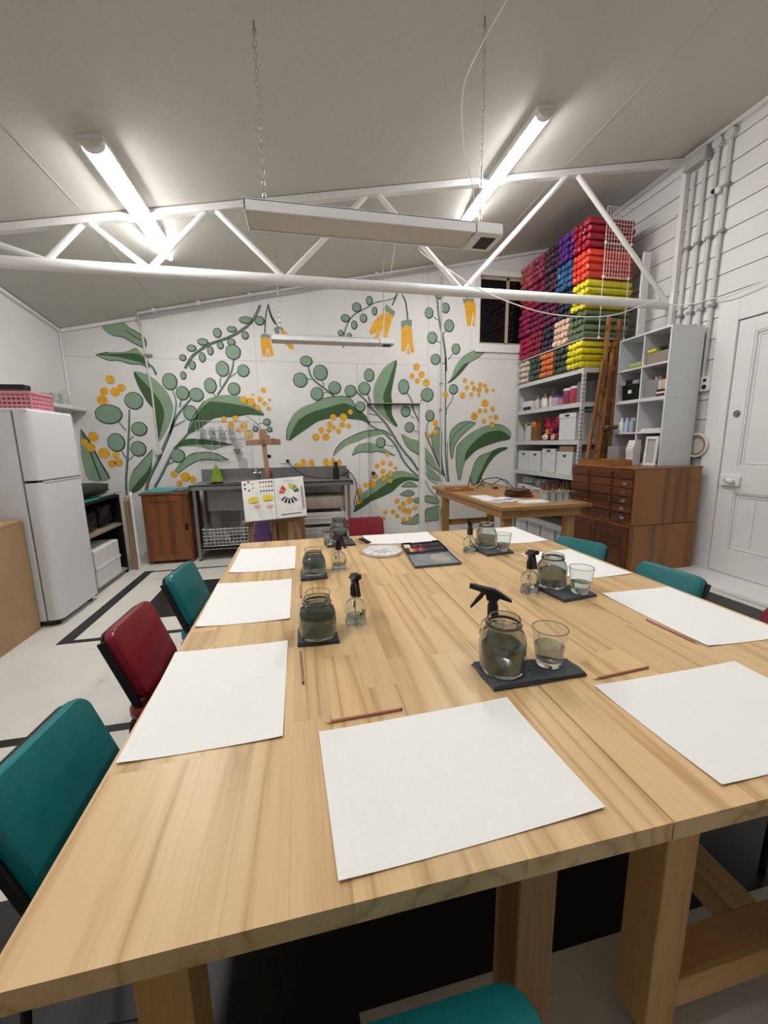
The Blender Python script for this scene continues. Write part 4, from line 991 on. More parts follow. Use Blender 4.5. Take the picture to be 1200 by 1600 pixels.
mb.add(vs, fs+[tuple(range(nseg))[::-1], tuple((len(rings)-1)*nseg+j for j in range(nseg))]).ob('dish', PALW, pal, smooth=True)
for i in range(12):
    a = 2*PI*i/12; MB().bar((R_*.58*math.cos(a), R_*.58*math.sin(a), .0165), (R_*.95*math.cos(a), R_*.95*math.sin(a), .0165), .004, .006).ob('divider', PALW, pal)
for i, h_ in enumerate(('#c8cdd0', '#d5d2c6', '#bfc6c6', '#c9c3c6')):
    a = 1.1+i*1.5; MB().lathe([(.0005, 0), (.03, 0), (.024, .0008), (.0005, .001)], (.045*math.cos(a), .045*math.sin(a), .0142), 14).ob('wash', mat('wash_%d' % i, h_, rough=.3, var=.15, scale=30), pal)
pb = thing('paint_box', 'open black watercolour box with coloured pans and grey mixing lid', 'paint box', (.645, 2.20, TT))
def xq(u, v): # slightly skewed footprint of the box
    a, b, c, d = Vector((0, 0)), Vector((.303, .004)), Vector((.350, .565)), Vector((.053, .545)); return a*(1-u)*(1-v)+b*u*(1-v)+c*u*v+d*(1-u)*v
def slab(u0, u1, v0, v1, z0, z1, name, m, par, bev=.002):
    return MB().prism([tuple(xq(u, v)) for u, v in ((u0, v0), (u1, v0), (u1, v1), (u0, v1))], z0, z1).ob(name, m, par, bevel=bev)
BOXM = mat('box_metal', '#5b5f62', rough=.45, var=.1); LIDM = mat('lid_grey', '#7f8587', rough=.5, var=.2, scale=14)
lid = slab(0, 1, 0, .50, .001, .006, 'lid', BOXM, pb)
for u0, u1, v0, v1 in ((0, 1, 0, .012), (0, 1, .488, .50), (0, .02, .012, .488), (.98, 1, .012, .488)): slab(u0, u1, v0, v1, .006, .016, 'lid_rim', BOXM, lid, .001)
slab(.02, .98, .012, .488, .006, .008, 'mixing_tray', LIDM, lid, 0)
o = MB().lathe([(.0005, 0), (.075, 0), (.066, .001), (.0005, .0012)], (0, 0, 0), 26).ob('paint_wash', mat('lid_wash', '#a29c8e', rough=.5, var=.25, scale=20), lid); o.location = (.215, .15, .0082); o.scale = (.85, 1.15, 1)
base = slab(0, 1, .52, 1, .001, .006, 'tray', BLK, pb)
for u0, u1, v0, v1 in ((0, 1, .52, .535), (0, 1, .985, 1), (0, .02, .535, .985), (.98, 1, .535, .985)): slab(u0, u1, v0, v1, .006, .020, 'tray_rim', BLK, base, .001)
pans = ['#e9e0c4', '#e8cf5a', '#dba03a', '#cf5b32', '#a8283a', '#7d2a4e', '#4b2a5e', '#2a3a7a', '#2a5a8a', '#2a6a5a', '#4a6a2e', '#6a4a2a']
for r in range(2):
    for i in range(12):
        u = .04+i*.077; v = .58+r*.2
        slab(u, u+.066, v, v+.16, .006, .015, 'pan', mat('pan_%d_%d' % (r, i), ('#e9e0c4' if i < 2 and r else '#b8605a' if i in (2, 4) and not r else '#7d2a3e' if i in (3, 5) else '#d8b04a' if i == 1 else '#2b2428'), rough=.55, var=.3, scale=60), pb, .001)
slab(.25, .8, .925, .955, .021, .027, 'brush', mat('brush_silver', '#b9babc', rough=.3, metal=.6), pb, .002)

# ---------------------------------------------------------------- vinyl chairs
TEAL = mat('teal_vinyl', '#0d7377', rough=.33, var=.10, scale=30, bump=.04, coat=.15); RED = mat('red_vinyl', '#84192a', rough=.33, var=.10, scale=30, bump=.04, coat=.15)
CFR = mat('chair_frame_black', '#1c1b1a', rough=.45, var=.2, scale=40)
def pad(w, h, d, r, n=6):
    """rounded cushion in the XZ plane, thickness along Y"""
    mb = MB(); o = rrect(w, h, r, n); N = len(o); lay = [(.90, -d*.5), (.97, -d*.46), (1, -d*.25), (1, d*.25), (.97, d*.46), (.90, d*.5)]
    vs = [(x*(1-(1-f)*min(w, h)/w), y, z*(1-(1-f)*min(w, h)/h)) for f, y in lay for x, z in o]
    fs = [(i*N+j, i*N+(j+1) % N, (i+1)*N+(j+1) % N, (i+1)*N+j) for i in range(len(lay)-1) for j in range(N)]
    return mb.add(vs, fs+[tuple(range(N))[::-1], tuple((len(lay)-1)*N+j for j in range(N))])
def make_chair(vin, label, loc, rz):
    """chair facing its own +Y; origin on the floor under the seat centre"""
    t = thing('vinyl_chair', label, 'chair', loc, rz, 'vinyl chairs around the table'); ti = math.radians(20)
    M = Matrix.Translation((0, -.19, .645)) @ Matrix.Rotation(ti, 4, 'X')
    pad(.355, .315, .045, .045).xf(M @ Matrix.Translation((0, .018, 0))).ob('backrest', vin, t, smooth=True)
    pad(.350, .310, .014, .045).xf(M @ Matrix.Translation((0, -.012, 0))).ob('back_board', CFR, t, smooth=True)
    k = pad(.40, .40, .055, .06).xf(Matrix.Translation((0, .01, .455)) @ Matrix.Rotation(PI/2, 4, 'X')); k.ob('seat', vin, t, smooth=True)
    box((-.19, -.18, .405), (.19, .20, .43)).ob('seat_board', CFR, t, bevel=.01)
    for s in (-1, 1):
        MB().bar((s*.178, -.098, .36), (s*.178, -.245, .765), .014, .030, (0, 1, 0)).ob('back_post', CFR, t, bevel=.004)
        MB().tube([(s*.185, -.17, .42), (s*.19, -.20, .2), (s*.195, -.24, .0)], .011, 8).ob('leg', CFR, t, smooth=True)
        MB().tube([(s*.18, .17, .42), (s*.19, .185, .2), (s*.195, .20, .0)], .011, 8).ob('leg', CFR, t, smooth=True)
        cyl((s*.19, -.195, .17), (s*.19, .19, .17), .008, 8).ob('side_rail', CFR, t, smooth=True)
    return t
make_chair(TEAL, 'teal vinyl chair by the table corner, beside the sheet with a pencil', (-.455, 1.005, 0), -PI/2-.09)
make_chair(RED, 'scuffed red vinyl chair between two teal chairs', (-.525, 1.757, 0), -PI/2-.05)
make_chair(TEAL, 'teal vinyl chair between the scuffed red chair and the brown cupboard', (-.50, 2.394, 0), -PI/2-.09)
make_chair(RED, 'upright red vinyl chair at the table end in front of the sink bench', (.582, 3.475, 0), PI)
make_chair(TEAL, 'teal vinyl chair turned slightly, next to the workbench', (1.735, 2.30, 0), PI/2+.41)
make_chair(TEAL, 'teal vinyl chair in front of the panelled door', (1.74, 1.68, 0), PI/2+.12)
make_chair(RED, 'red vinyl chair at the door side of the table', (1.71, 1.045, 0), PI/2)
make_chair(TEAL, 'teal vinyl chair tucked under the fridge-side table end', (.175, .33, 0), 0)
make_chair(TEAL, 'teal vinyl chair beside the end of the door-side table', (1.35, .36, 0), .05)

# ================================================================ left side: fridge, wrapped stack, cupboard
FRW = mat('fridge_white', '#d9dadb', rough=.35, var=.02, scale=120, bump=.01); SEAL = mat('fridge_seal', '#77787a', rough=.7)
fg = thing('fridge', 'tall white two-door fridge freezer beside the tall brown carton', 'fridge', (-2.10, 3.98, 0))
x1, y0, y1 = .045, -.31, .325
box((-.72, y0, .05), (-.075, y1, 1.79)).ob('body', FRW, fg, bevel=.008); box((-.075, y0+.01, .06), (-.062, y1-.01, 1.785)).ob('door_seal', SEAL, fg)
def fdoor(z0, z1):
    pr = [(-.062, y0), (-.015, y0)]+[(-.015+.06*math.sin(a), y0+.0+.06*(1-math.cos(a))) for a in [PI/2*i/5 for i in range(1, 6)]]+[(.045, y1-.02), (.03, y1), (-.062, y1)]
    return MB().prism(pr, z0, z1).ob('door', FRW, fg, bevel=.006, smooth=False)
d_ = fdoor(1.245, 1.80); box((.0, y0+.05, 1.228), (.043, y1-.01, 1.247)).ob('grip_recess', SEAL, d_)
d_ = fdoor(.055, 1.225); box((.0, y0+.06, 1.2245), (.05, y1-.01, 1.232)).ob('grip', FRW, d_, bevel=.002)
box((-.72, y0, 1.79), (.03, y1, 1.812)).ob('top_panel', FRW, fg, bevel=.006)
for yy in (y0+.06, y1-.05):
    for xx in (-.02, -.65): cyl((xx, yy, 0), (xx, yy, .055), .022, 10).ob('foot', BLK, fg)
box((-.10, y0+.01, .02), (-.02, y1-.01, .055)).ob('kick_plate', mat('kick_black', '#2a2a2a'), fg)

PINK = mat('pink_plastic', '#d58f9c', rough=.4, var=.04)
cr = thing('plastic_crate', 'pink slotted plastic crate on top of the fridge', 'crate', (-2.30, 3.955, 1.813))
def grid_side(a, b, h, rows, cols, name, par, m, th=.004, sl=.016):
    mb = MB(); a = Vector(a); b = Vector(b); d = b-a
    for j in range(rows+1): z = j*h/rows; mb.bar(a+Vector((0, 0, min(max(z, sl/2), h-sl/2))), b+Vector((0, 0, min(max(z, sl/2), h-sl/2))), th, sl)
    for i in range(cols+1): p = a+d*(i/cols); mb.bar(p, p+Vector((0, 0, h)), sl*.8, th, d.normalized())
    return mb.ob(name, m, par)
hx, hy, hh = .20, .145, .135
for a, b, c_ in (((-hx, -hy, 0), (hx, -hy, 0), 12), ((hx, -hy, 0), (hx, hy, 0), 8), ((hx, hy, 0), (-hx, hy, 0), 12), ((-hx, hy, 0), (-hx, -hy, 0), 8)): grid_side(a, b, hh, 4, c_, 'slotted_side', cr, PINK)
box((-hx, -hy, 0), (hx, hy, .006)).ob('crate_base', PINK, cr)
mb = MB()
for a, b in (((-hx, -hy), (hx, -hy)), ((hx, -hy), (hx, hy)), ((hx, hy), (-hx, hy)), ((-hx, hy), (-hx, -hy))): mb.bar((a[0], a[1], hh), (b[0], b[1], hh), .018, .016)
mb.ob('crate_rim', PINK, cr)
o = thing('storage_tin', 'brown tin with a black lid standing in the pink crate', 'tin', (-2.30, 3.97, 1.822)); MB().prism(rrect(.20, .10, .02), 0, .185).ob('tin_body', mat('tin_brown', '#6d5240', rough=.5), o); MB().prism(rrect(.21, .11, .02), .165, .20).ob('lid', BLK, o)

ld = thing('wall_ledge', 'white painted ledge high on the wall beside the fridge', 'shelf', (XL+.0, 5.55, 1.98)); box((.0, -.55, .0), (.20, .58, .045)).ob('ledge_board', TRIM, ld, bevel=.004); box((0, -.5, -.12), (.03, .55, 0)).ob('cleat', TRIM, ld)
for i, (yy, r, h) in enumerate(((5.30, .05, .10), (5.48, .06, .12), (5.66, .05, .14), (5.85, .045, .19))):
    o = thing('glass_jar', ('empty glass jar, %s on the white ledge' % ('closest to the fridge', 'second from the fridge', 'third from the fridge', 'tallest, by the corner')[i]), 'jar', (XL+.10, yy, 2.026), 0, 'empty glassware on the ledge')
    MB().lathe([(.0005, 0), (r, 0), (r, h*.75), (r*.7, h*.85), (r*.7, h), (r*.66, h), (r*.66, h*.86), (r*.93, h*.74), (r*.93, .006), (.0005, .006)], n=16, caps=False).ob('glass_body', GLASS, o, smooth=True)

CARD = mat('cardboard', '#a88a66', rough=.85, var=.06, scale=12)
cbx = thing('cardboard_carton', 'tall plain brown cardboard carton beside the fridge', 'box', (-2.50, 3.38, 0)); 
box((-.31, -.27, 0), (.29, .275, .94)).ob('carton_body', CARD, cbx, bevel=.006)
box((-.31, -.02, .940), (.29, .0, .9415)).ob('tape', mat('brown_tape', '#8d7147', rough=.3), cbx)
MB().box((.2895, -.27, .91), (.291, .275, .915)).ob('fold_crease', mat('crease', '#8c7254'), cbx)
o = tag(MB().box((-2.53, 3.22, .9425), (-2.375, 3.62, 1.05)).ob('white_box', mat('white_card', '#deddd8'), bevel=.004), 'small white box on top of the tall brown carton', 'box')
o = thing('glass_bowl', 'clear glass bowl standing on the small white box', 'bowl', (-2.44, 3.45, 1.051)); MB().lathe([(.0005, 0), (.045, 0), (.075, .05), (.10, .13), (.105, .17), (.101, .17), (.095, .13), (.070, .053), (.042, .006), (.0005, .006)], n=24, caps=False).ob('bowl_body', GLASS, o, smooth=True)

# black plastic wrapped shelving beside the fridge
BAG = mat('black_bag_plastic', '#0c0c0d', rough=.5, var=.3, scale=20, bump=.5)
rk = thing('low_rack', 'low black rack with one plank shelf between the fridge and the corner', 'rack', (-2.45, 5.0, 0))
RX0, RX1, RY0, RY1 = -.40, .33, -.62, .20
for xx in (RX0, RX1-.03):
    for yy in (RY0, RY1-.03): box((xx, yy, 0), (xx+.03, yy+.03, .95)).ob('post', BLK, rk)
box((RX0, RY0, .59), (RX1, RY1, .615)).ob('plank_shelf', wood('grey_plank', '#9b8f7f', '#6e6353', 'Y', rough=.6), rk)
box((RX0, RY0, .93), (RX1, RY1, .955)).ob('rack_top', BLK, rk); box((RX0, RY0, .04), (RX1, RY1, .06)).ob('bottom_shelf', mat('grey_board', '#9c9a95'), rk)
box((RX0+.02, RY0, .06), (RX0+.03, RY1, .93)).ob('back_sheet', BLK, rk); box((RX0+.03, RY1-.012, .06), (RX1-.03, RY1-.004, .93)).ob('end_sheet', BLK, rk)
def lump(cx, cy, cz, sx, sy, sz, seed, nu=14, nv=8, amp=.10):
    rnd = random.Random(seed); mb = MB(); vs = []
    for j in range(nv+1):
        for i in range(nu):
            a = 2*PI*i/nu; b = PI*j/nv; x, y, z = math.sin(b)*math.cos(a), math.sin(b)*math.sin(a), -math.cos(b)
            e = .45; f = lambda v: math.copysign(abs(v)**e, v); q = 1+rnd.uniform(-amp, amp)*(1 if 0 < j < nv else 0)
            vs.append((cx+sx*f(x)*q*(abs(math.sin(b))**.2 if 0 < j < nv else 0), cy+sy*f(y)*q*(1 if 0 < j < nv else 0), cz+sz*f(z)*(1+rnd.uniform(-amp, amp)*.3)))
    return mb.add(vs, [(j*nu+i, j*nu+(i+1) % nu, (j+1)*nu+(i+1) % nu, (j+1)*nu+i) for j in range(nv) for i in range(nu)])
for i, (y, z, sy, sz, l) in enumerate(((4.60, .745, .17, .12, 'black plastic bundle on the plank shelf beside the fridge'), (4.97, .765, .155, .14, 'black plastic bundle on the plank shelf by the leaning plywood'))):
    tag(lump(-2.45, y, z, .30, sy, sz, i+3).ob('wrapped_bundle', BAG), l, 'bundle', 'black plastic wrapped bundles')
tag(lump(-2.42, 4.75, 1.055, .30, .40, .055, 12, amp=.10).ob('wrapped_bundle', BAG), 'black plastic bundle lying on top of the rack over the teal board', 'bundle', 'black plastic wrapped bundles')
tag(box((-2.75, 4.45, .9555), (-2.13, 5.15, .975)).ob('teal_board', mat('teal_board', '#3f9c98', rough=.5), bevel=.003), 'teal board on top of the black rack by the fridge', 'board')
tag(box((-2.70, 4.75, .976), (-2.10, 5.22, .992)).ob('grey_board', mat('grey_board', '#9c9a95'), bevel=.003), 'thin grey board overlapping the teal board on the rack', 'board')
o = thing('foam_box', 'white foam box wrapped in clear film at the bottom of the black rack', 'box', (-2.36, 4.72, .061)); box((-.28, -.30, 0), (.26, .26, .40)).ob('box_body', mat('foam_white', '#dcdcda', rough=.35, var=.05, scale=14, bump=.12), o, bevel=.015); box((-.285, -.305, .19), (.265, .265, .215)).ob('film_band', mat('film', '#e6e6e6', rough=.2), o)
t = thing('small_tool', 'small metal tool on the plank shelf by the black bundles', 'tool', (-2.20, 4.47, .616)); cyl((0, 0, .02), (0, .10, .02), .018, 10).ob('tool_body', mat('chrome', '#b8b8ba', rough=.2, metal=1), t, smooth=True)

PLY = wood('plywood', '#a78f70', '#7c6647', 'Z', rough=.6)
for i in range(3):
    o = MB().box((0, 0, 0), (.020, .45, .86)).ob('plywood_sheet', PLY); o.location = (-2.105+i*.027, 5.24-.005*i, .001); o.rotation_euler = (0, 0, math.radians(20.5))
    tag(o, 'brown plywood offcut leaning beside the brown cupboard, %s' % ('third from the white sheet', 'second from the white sheet', 'touching the white sheet')[i], 'board', 'leaning plywood offcuts')
o = box((0, 0, 0), (.028, .45, .93)).ob('melamine_sheet', mat('white_card', '#deddd8'), bevel=.002); o.location = (-2.018, 5.215, .001); o.rotation_euler = (0, 0, math.radians(20.5)); tag(o, 'white edged sheet standing against the brown cupboard', 'board')

# brown cupboard
CUP = wood('cupboard_wood', '#8a5028', '#5c3015', 'Z', rough=.4, ring=7, coat=.15)
cu = thing('wooden_cupboard', 'reddish brown one-door cupboard beside the steel sink', 'cupboard', (-1.70, 5.42, 0))
box((-.275, .015, .03), (.275, .60, .90)).ob('carcass', CUP, cu, bevel=.004); box((-.29, -.02, .90), (.29, .61, .925)).ob('top_board', CUP, cu, bevel=.004)
dr = box((-.262, -.003, .045), (.262, .015, .89)).ob('door', CUP, cu, bevel=.002)
for a, b in (((-.262, .045), (-.19, .89)), ((.19, .045), (.262, .89)), ((-.19, .045), (.19, .12)), ((-.19, .815), (.19, .89))): box((a[0], -.013, a[1]), (b[0], -.003, b[1])).ob('door_frame', CUP, dr, bevel=.003)
MB().box((.21, -.02, .44), (.245, -.013, .52)).cyl((.228, -.013, .49), (.228, -.045, .49), .012, 10).ob('latch', mat('dark_brass', '#3b2c1c', rough=.4, metal=.8), dr)
for x in (-.24, .24): box((x-.02, .02, 0), (x+.02, .06, .03)).ob('foot', CUP, cu)
tag(box((-1.97, 5.45, .9255), (-1.43, 5.95, .94)).ob('teal_board', mat('teal_board', '#3f9c98', rough=.5), bevel=.003), 'teal cutting board on top of the brown cupboard', 'board')
rn = random.Random(4)
for i in range(6):
    o = MB().bar((0, 0, 0), (.12, 0, 0), .016, .006).tube([(.12, 0, 0), (.20, 0, .004)], .010, 6).ob('cutlery', mat('chrome', '#b8b8ba', rough=.2, metal=1)); o.location = (-1.66+i*.035, 5.48+.04*(i % 3), .944+.004*i); o.rotation_euler = (0, 0, rn.uniform(-.7, .7)); tag(o, 'piece of steel cutlery piled on the teal cutting board', 'cutlery', 'cutlery on the cupboard')

# ================================================================ stainless sink bench
STEEL = mat('brushed_steel', '#9a9a98', rough=.34, metal=.85, var=.08, scale=40, stretch=(1, 20, 1)); STEELD = mat('dull_steel', '#8b8a87', rough=.45, metal=.7)
sk = thing('sink_bench', 'long stainless steel sink bench with splashback under the mural', 'sink bench', (-.35, 5.40, 0))
bx0, bx1, by1 = -1.05, 1.05, .745; TZ = 1.0
tp = MB(); tp.box((bx0, 0, TZ-.012), (bx1, .10, TZ)); tp.box((bx0, .55, TZ-.012), (bx1, by1, TZ)); tp.box((bx0, .10, TZ-.012), (-.87, .55, TZ)); tp.box((-.33, .10, TZ-.012), (bx1, .55, TZ)); tp.box((bx0, 0, TZ-.06), (bx1, .012, TZ)); tp.box((bx0, 0, TZ-.06), (bx0+.012, by1, TZ)); tp.box((bx1-.012, 0, TZ-.06), (bx1, by1, TZ)); tp.box((bx0, 0, TZ), (bx1, .012, TZ+.008))
tp.ob('worktop', STEEL, sk)
bw = MB().box((-.87, .10, .66), (-.86, .55, TZ-.005)).box((-.34, .10, .66), (-.33, .55, TZ-.005)).box((-.86, .10, .66), (-.34, .11, TZ-.005)).box((-.86, .54, .66), (-.34, .55, TZ-.005)).box((-.87, .10, .65), (-.33, .55, .66)); bw.ob('bowl', STEELD, sk, bevel=.01)
box((bx0, by1-.012, TZ), (bx1, by1-.001, 1.165)).ob('splashback', STEEL, sk); box((bx1-.012, .35, TZ), (bx1, by1, 1.12)).ob('end_splash', STEEL, sk)
for x in (bx0+.05, -.22, bx1-.06):
    for y in (.04, by1-.05):
        MB().box((x-.019, y-.019, .02), (x+.019, y+.019, TZ-.03)).ob('leg', STEELD, sk); cyl((x, y, 0), (x, y, .03), .02, 10).ob('foot', BLK, sk)
for a, b in ((bx0+.05, -.22), (-.22, bx1-.06)): MB().box((a, .03, .16), (b, by1-.04, .18)).box((a, .03, .14), (b, .045, .18)).ob('lower_shelf', STEELD, sk)
tpx = thing('mixer_tap', 'chrome mixer tap on the splashback behind the easel board', 'tap', (-.62, 6.08, 1.0)); MB().cyl((0, 0, 0), (0, 0, .11), .017, 12).tube([(0, 0, .10), (0, -.02, .16), (0, -.10, .18), (0, -.20, .15)], .011, 8).cyl((-.06, 0, .10), (.06, 0, .10), .014, 10).ob('tap_body', mat('chrome', '#b8b8ba', rough=.15, metal=1), tpx, smooth=True)
for sx in (-1, 1): MB().cyl((sx*.06, 0, .10), (sx*.06, 0, .15), .009, 8).bar((sx*.06-.03, 0, .15), (sx*.06+.03, 0, .15), .012, .010).ob('handle', mat('chrome', '#b8b8ba', rough=.15, metal=1), tpx)
GRC = mat('lime_cloth', '#7f9a2b', rough=.9, var=.15, bump=.2)
o = MB().lathe([(.10, 0), (.085, .06), (.06, .13), (.035, .19), (.012, .235), (.0005, .24)], n=14).ob('green_cloth', GRC, smooth=True); o.location = (-1.16, 5.95, 1.001); o.scale = (.9, .7, 1); tag(o, 'lime green cloth draped in a peak on the sink bench', 'cloth')
o = thing('black_flask', 'slim black bottle at the end of the steel bench', 'bottle', (.50, 5.72, 1.001)); MB().lathe([(.0005, 0), (.045, 0), (.045, .14), (.03, .18), (.028, .20), (.0005, .20)], n=16).ob('bottle_body', BLK, o, smooth=True); MB().lathe([(.0005, .20), (.03, .20), (.03, .245), (.0005, .25)], n=16).ob('cap', mat('cap_brown', '#3b2622'), o, smooth=True)
# wire basket with plates, cup, under the bowl
WIRE = mat('white_wire', '#d9d9d6', rough=.35)
def wire_box(name, label, loc, dx, dy, h, nx, ny, nz, cat='basket', r=.003, m=None):
    t = thing(name, label, cat, loc)
    def side(a, b, n, nm):
        mb = MB(); a = Vector(a); b = Vector(b)
        for j in range(nz+1): mb.tube([a+Vector((0, 0, h*j/nz)), b+Vector((0, 0, h*j/nz))], r*(1.6 if j in (0, nz) else 1), 5)
        for i in range(n+1): p = a+(b-a)*(i/n); mb.tube([p, p+Vector((0, 0, h))], r, 5)
        mb.ob(nm, m or WIRE, t)
    side((0, 0, 0), (dx, 0, 0), nx, 'wire_side'); side((dx, 0, 0), (dx, dy, 0), ny, 'wire_side'); side((dx, dy, 0), (0, dy, 0), nx, 'wire_side'); side((0, dy, 0), (0, 0, 0), ny, 'wire_side')
    mb = MB()
    for i in range(nx+1): mb.tube([(dx*i/nx, 0, 0), (dx*i/nx, dy, 0)], r, 5)
    mb.ob('wire_base', m or WIRE, t); return t
wire_box('wire_basket', 'white wire basket of plates under the sink bowl', (-1.30, 5.44, .186), .66, .42, .23, 14, 8, 5)
for i in range(6):
    o = MB().lathe([(.0005, 0), (.06, 0), (.10, .012), (.102, .016), (.06, .006), (.0005, .005)], n=20).ob('plate', mat('plate_white', '#d4d4d2', rough=.25), smooth=True); o.rotation_euler = (0, math.radians(72), 0); o.location = (-1.24+i*.04, 5.60, .30); tag(o, 'white plate standing on edge in the wire basket', 'plate', 'plates in the wire basket')
o = MB().lathe([(.0005, 0), (.03, 0), (.042, .14), (.039, .14), (.028, .006), (.0005, .006)], n=18, caps=False).ob('white_cup', mat('plate_white', '#d4d4d2', rough=.25), smooth=True); o.location = (-.86, 5.90, .181); o.scale = (1, 1, 3.0); tag(o, 'tall white beaker under the sink bowl behind the wire basket', 'cup')
# drawer tower of white wire baskets and cushion under the bench
wd_ = thing('basket_drawers', 'white plastic-coated wire drawer tower under the steel bench', 'drawers', (-.02, 5.44, 0.185))
for k_ in range(2):
    z = .02+k_*.21; dx = .62
    mb = MB()
    for j in range(0, 3): mb.tube([(0, 0, z+.075*j), (dx, 0, z+.075*j)], .005, 5)
    for i in range(33): mb.tube([(dx*i/32, 0, z), (dx*i/32, 0, z+.15)], .003, 4)
    f = mb.ob('drawer_front', WIRE, wd_); MB().box((.01, .01, z), (dx-.01, .50, z+.13)).ob('drawer_contents', mat('pale_linen', '#cfccc6', rough=.9), f, bevel=.02)
for x in (0, .62):
    for y in (0, .5): cyl((x, y, 0), (x, y, .42), .008, 6).ob('frame_post', WIRE, wd_)
o = pad(.62, .50, .17, .10).xf(Matrix.Rotation(PI/2, 4, 'X')).ob('cushion', mat('taupe_fabric', '#a3978c', rough=.95, var=.1, bump=.1), smooth=True); o.location = (.29, 5.70, .70); tag(o, 'taupe cushion lying on the wire drawer tower under the bench', 'cushion')
for i, (x0, x1, y0_, h, c_, l) in enumerate(((-.305, .02, 5.02, .62, '#9a7142', 'brown cardboard box with torn flaps behind the easel'),)):
    o = thing('cardboard_box', l, 'box', ((x0+x1)/2, 5.18, 0)); w_ = (x1-x0)/2
    MB().box((-w_, -.14, 0), (w_, .14, h)).ob('box_body', mat('carton_brown', c_, rough=.8), o, bevel=.004); MB().bar((-w_, -.15, h), (w_*.6, -.21, h-.05), .01, .10).ob('flap', mat('carton_brown', c_), o); box((-.05, -.1415, .2), (.02, -.14, h)).ob('tape', mat('box_tape', '#c2a27a', rough=.4), o)
o = tag(MB().prism([(-.60, .0), (-.42, .0), (-.42, .60), (-.60, .52)], 5.06, 5.16, 'Y').ob('purple_folder', mat('purple_card', '#76538b', rough=.6), bevel=.004), 'purple folder propped beside the cardboard box behind the easel', 'folder')

# kitchen rack on the mural wall
kr = thing('wall_rack', 'white wire wall rack with glasses and hooks above the sink', 'rack', (-1.42, YB-.005, 1.60)); mb = MB()
for z in (.0, .12, .25): mb.tube([(0, -.01, z), (.74, -.01, z)], .004, 5)
for x in range(16): mb.tube([(.74*x/15, -.01, 0), (.74*x/15, -.01, .25)], .0025, 4)
mb.ob('back_grid', WIRE, kr); mb = MB()
for y in (.04, .08, .12): mb.tube([(0, -y, .035), (.74, -y, .035)], .003, 5)
for x in (0, .37, .74): mb.tube([(x, -.01, .035), (x, -.13, .035), (x, -.13, .09)], .003, 5)
mb.tube([(0, -.13, .09), (.74, -.13, .09)], .003, 5); mb.ob('glass_shelf', WIRE, kr)
mb = MB()
for x in (0, .1, .2, .3, .74): mb.tube([(x, -.01, 0), (x, -.01, -.42)], .0025, 4)
for z in (-.1, -.2, -.32, -.42): mb.tube([(0, -.01, z), (.74, -.01, z)], .0025, 4)
mb.ob('hanging_grid', WIRE, kr); mb = MB()
for i in range(14): mb.tube([(.02+i*.03, -.012, -.30), (.02+i*.03, -.07, -.31), (.02+i*.03, -.08, -.28)], .003, 4)
mb.ob('hook', mat('dark_wire', '#6a6a66', rough=.4, metal=.6), kr)
for i in range(4):
    o = MB().lathe([(.0005, 0), (.034, 0), (.042, .125), (.038, .125), (.030, .006), (.0005, .006)], n=16, caps=False).ob('drinking_glass', GLASS, smooth=True); o.location = (-1.33+i*.125, YB-.085, 1.64); tag(o, 'upright drinking glass in a row on the wire wall rack', 'glass', 'glasses on the wall rack')
o = thing('strainer', 'small round metal strainer hanging from the wire wall rack', 'strainer', (-.88, YB-.06, 1.42)); MB().lathe([(.05, .03), (.048, .0), (.035, -.035), (.0005, -.05)], n=16, caps=False).ob('bowl', mat('chrome', '#b8b8ba', rough=.2, metal=1), o, smooth=True)
for dx in (-.03, .0, .03): MB().tube([(dx, 0, .02), (dx*.8, .02, .16)], .004, 5).ob('handle', mat('chrome', '#b8b8ba'), o)
o = tag(box((-.88, YB-.012, 1.14), (-.76, YB-.001, 1.32)).ob('wall_plate', mat('grey_plate', '#b5b5b2', rough=.4), bevel=.003), 'small grey plate on the wall below the strainer', 'plate cover')
ou = thing('power_outlet', 'white double power outlet with black plug on the mural wall above the bench', 'power outlet', (-.215, YB, 1.262)); MB().prism(rrect(.165, .075, .008), -.012, .0, 'Y').ob('plate', WHITEM, ou, bevel=.002); cyl((.035, -.012, 0), (.035, -.05, 0), .022, 14).ob('plug', BLK, ou); box((-.05, -.016, .01), (-.035, -.012, .024)).ob('switch', WHITEM, ou)
cable([(-.18, YB-.05, 1.262), (-.12, YB-.06, 1.18), (.0, YB-.08, 1.08), (.1, YB-.15, 1.03), (.25, 5.85, 1.012), (.5, 5.82, 1.012), (.62, 5.7, 1.07), (.68, 5.55, 1.10), (.74, 5.46, 1.0), (.76, 5.43, .85), (.80, 5.42, .66), (.74, 5.41, .60), (.71, 5.41, .68), (.75, 5.41, .84)], .006, 'extension_lead', 'black power cord looping from the outlet over the bench end', BLK)

# ---------------------------------------------------------------- studio easel with colour charts
EZ = wood('easel_wood', '#a5805f', '#77583f', 'Z', rough=.6); 
ez = thing('studio_easel', 'paint-spattered wooden easel with crossbar holding the colour chart board', 'easel', (-.36, 4.82, 0))
MB().bar((-.06, .22, 1.62), (.02, .02, .30), .05, .03, (0, 1, 0)).ob('mast', EZ, ez, bevel=.003)
MB().prism(rrect(.09, .12, .03, 4, -.06, 1.62), .20, .24, 'Y').ob('mast_tip', EZ, ez)
MB().prism([(-.20, -.035), (.20, -.035), (.20, .03), (.10, .045), (-.10, .03), (-.20, .025)], -.03, .03, 'Y').xf(Matrix.Translation((-.06, .20, 1.535))).ob('top_clamp', EZ, ez, bevel=.006)
MB().bar((-.045, .185, 1.37), (.02, .185, 1.36), .03, .04).ob('clamp_band', mat('dark_brass', '#3b2c1c'), ez)
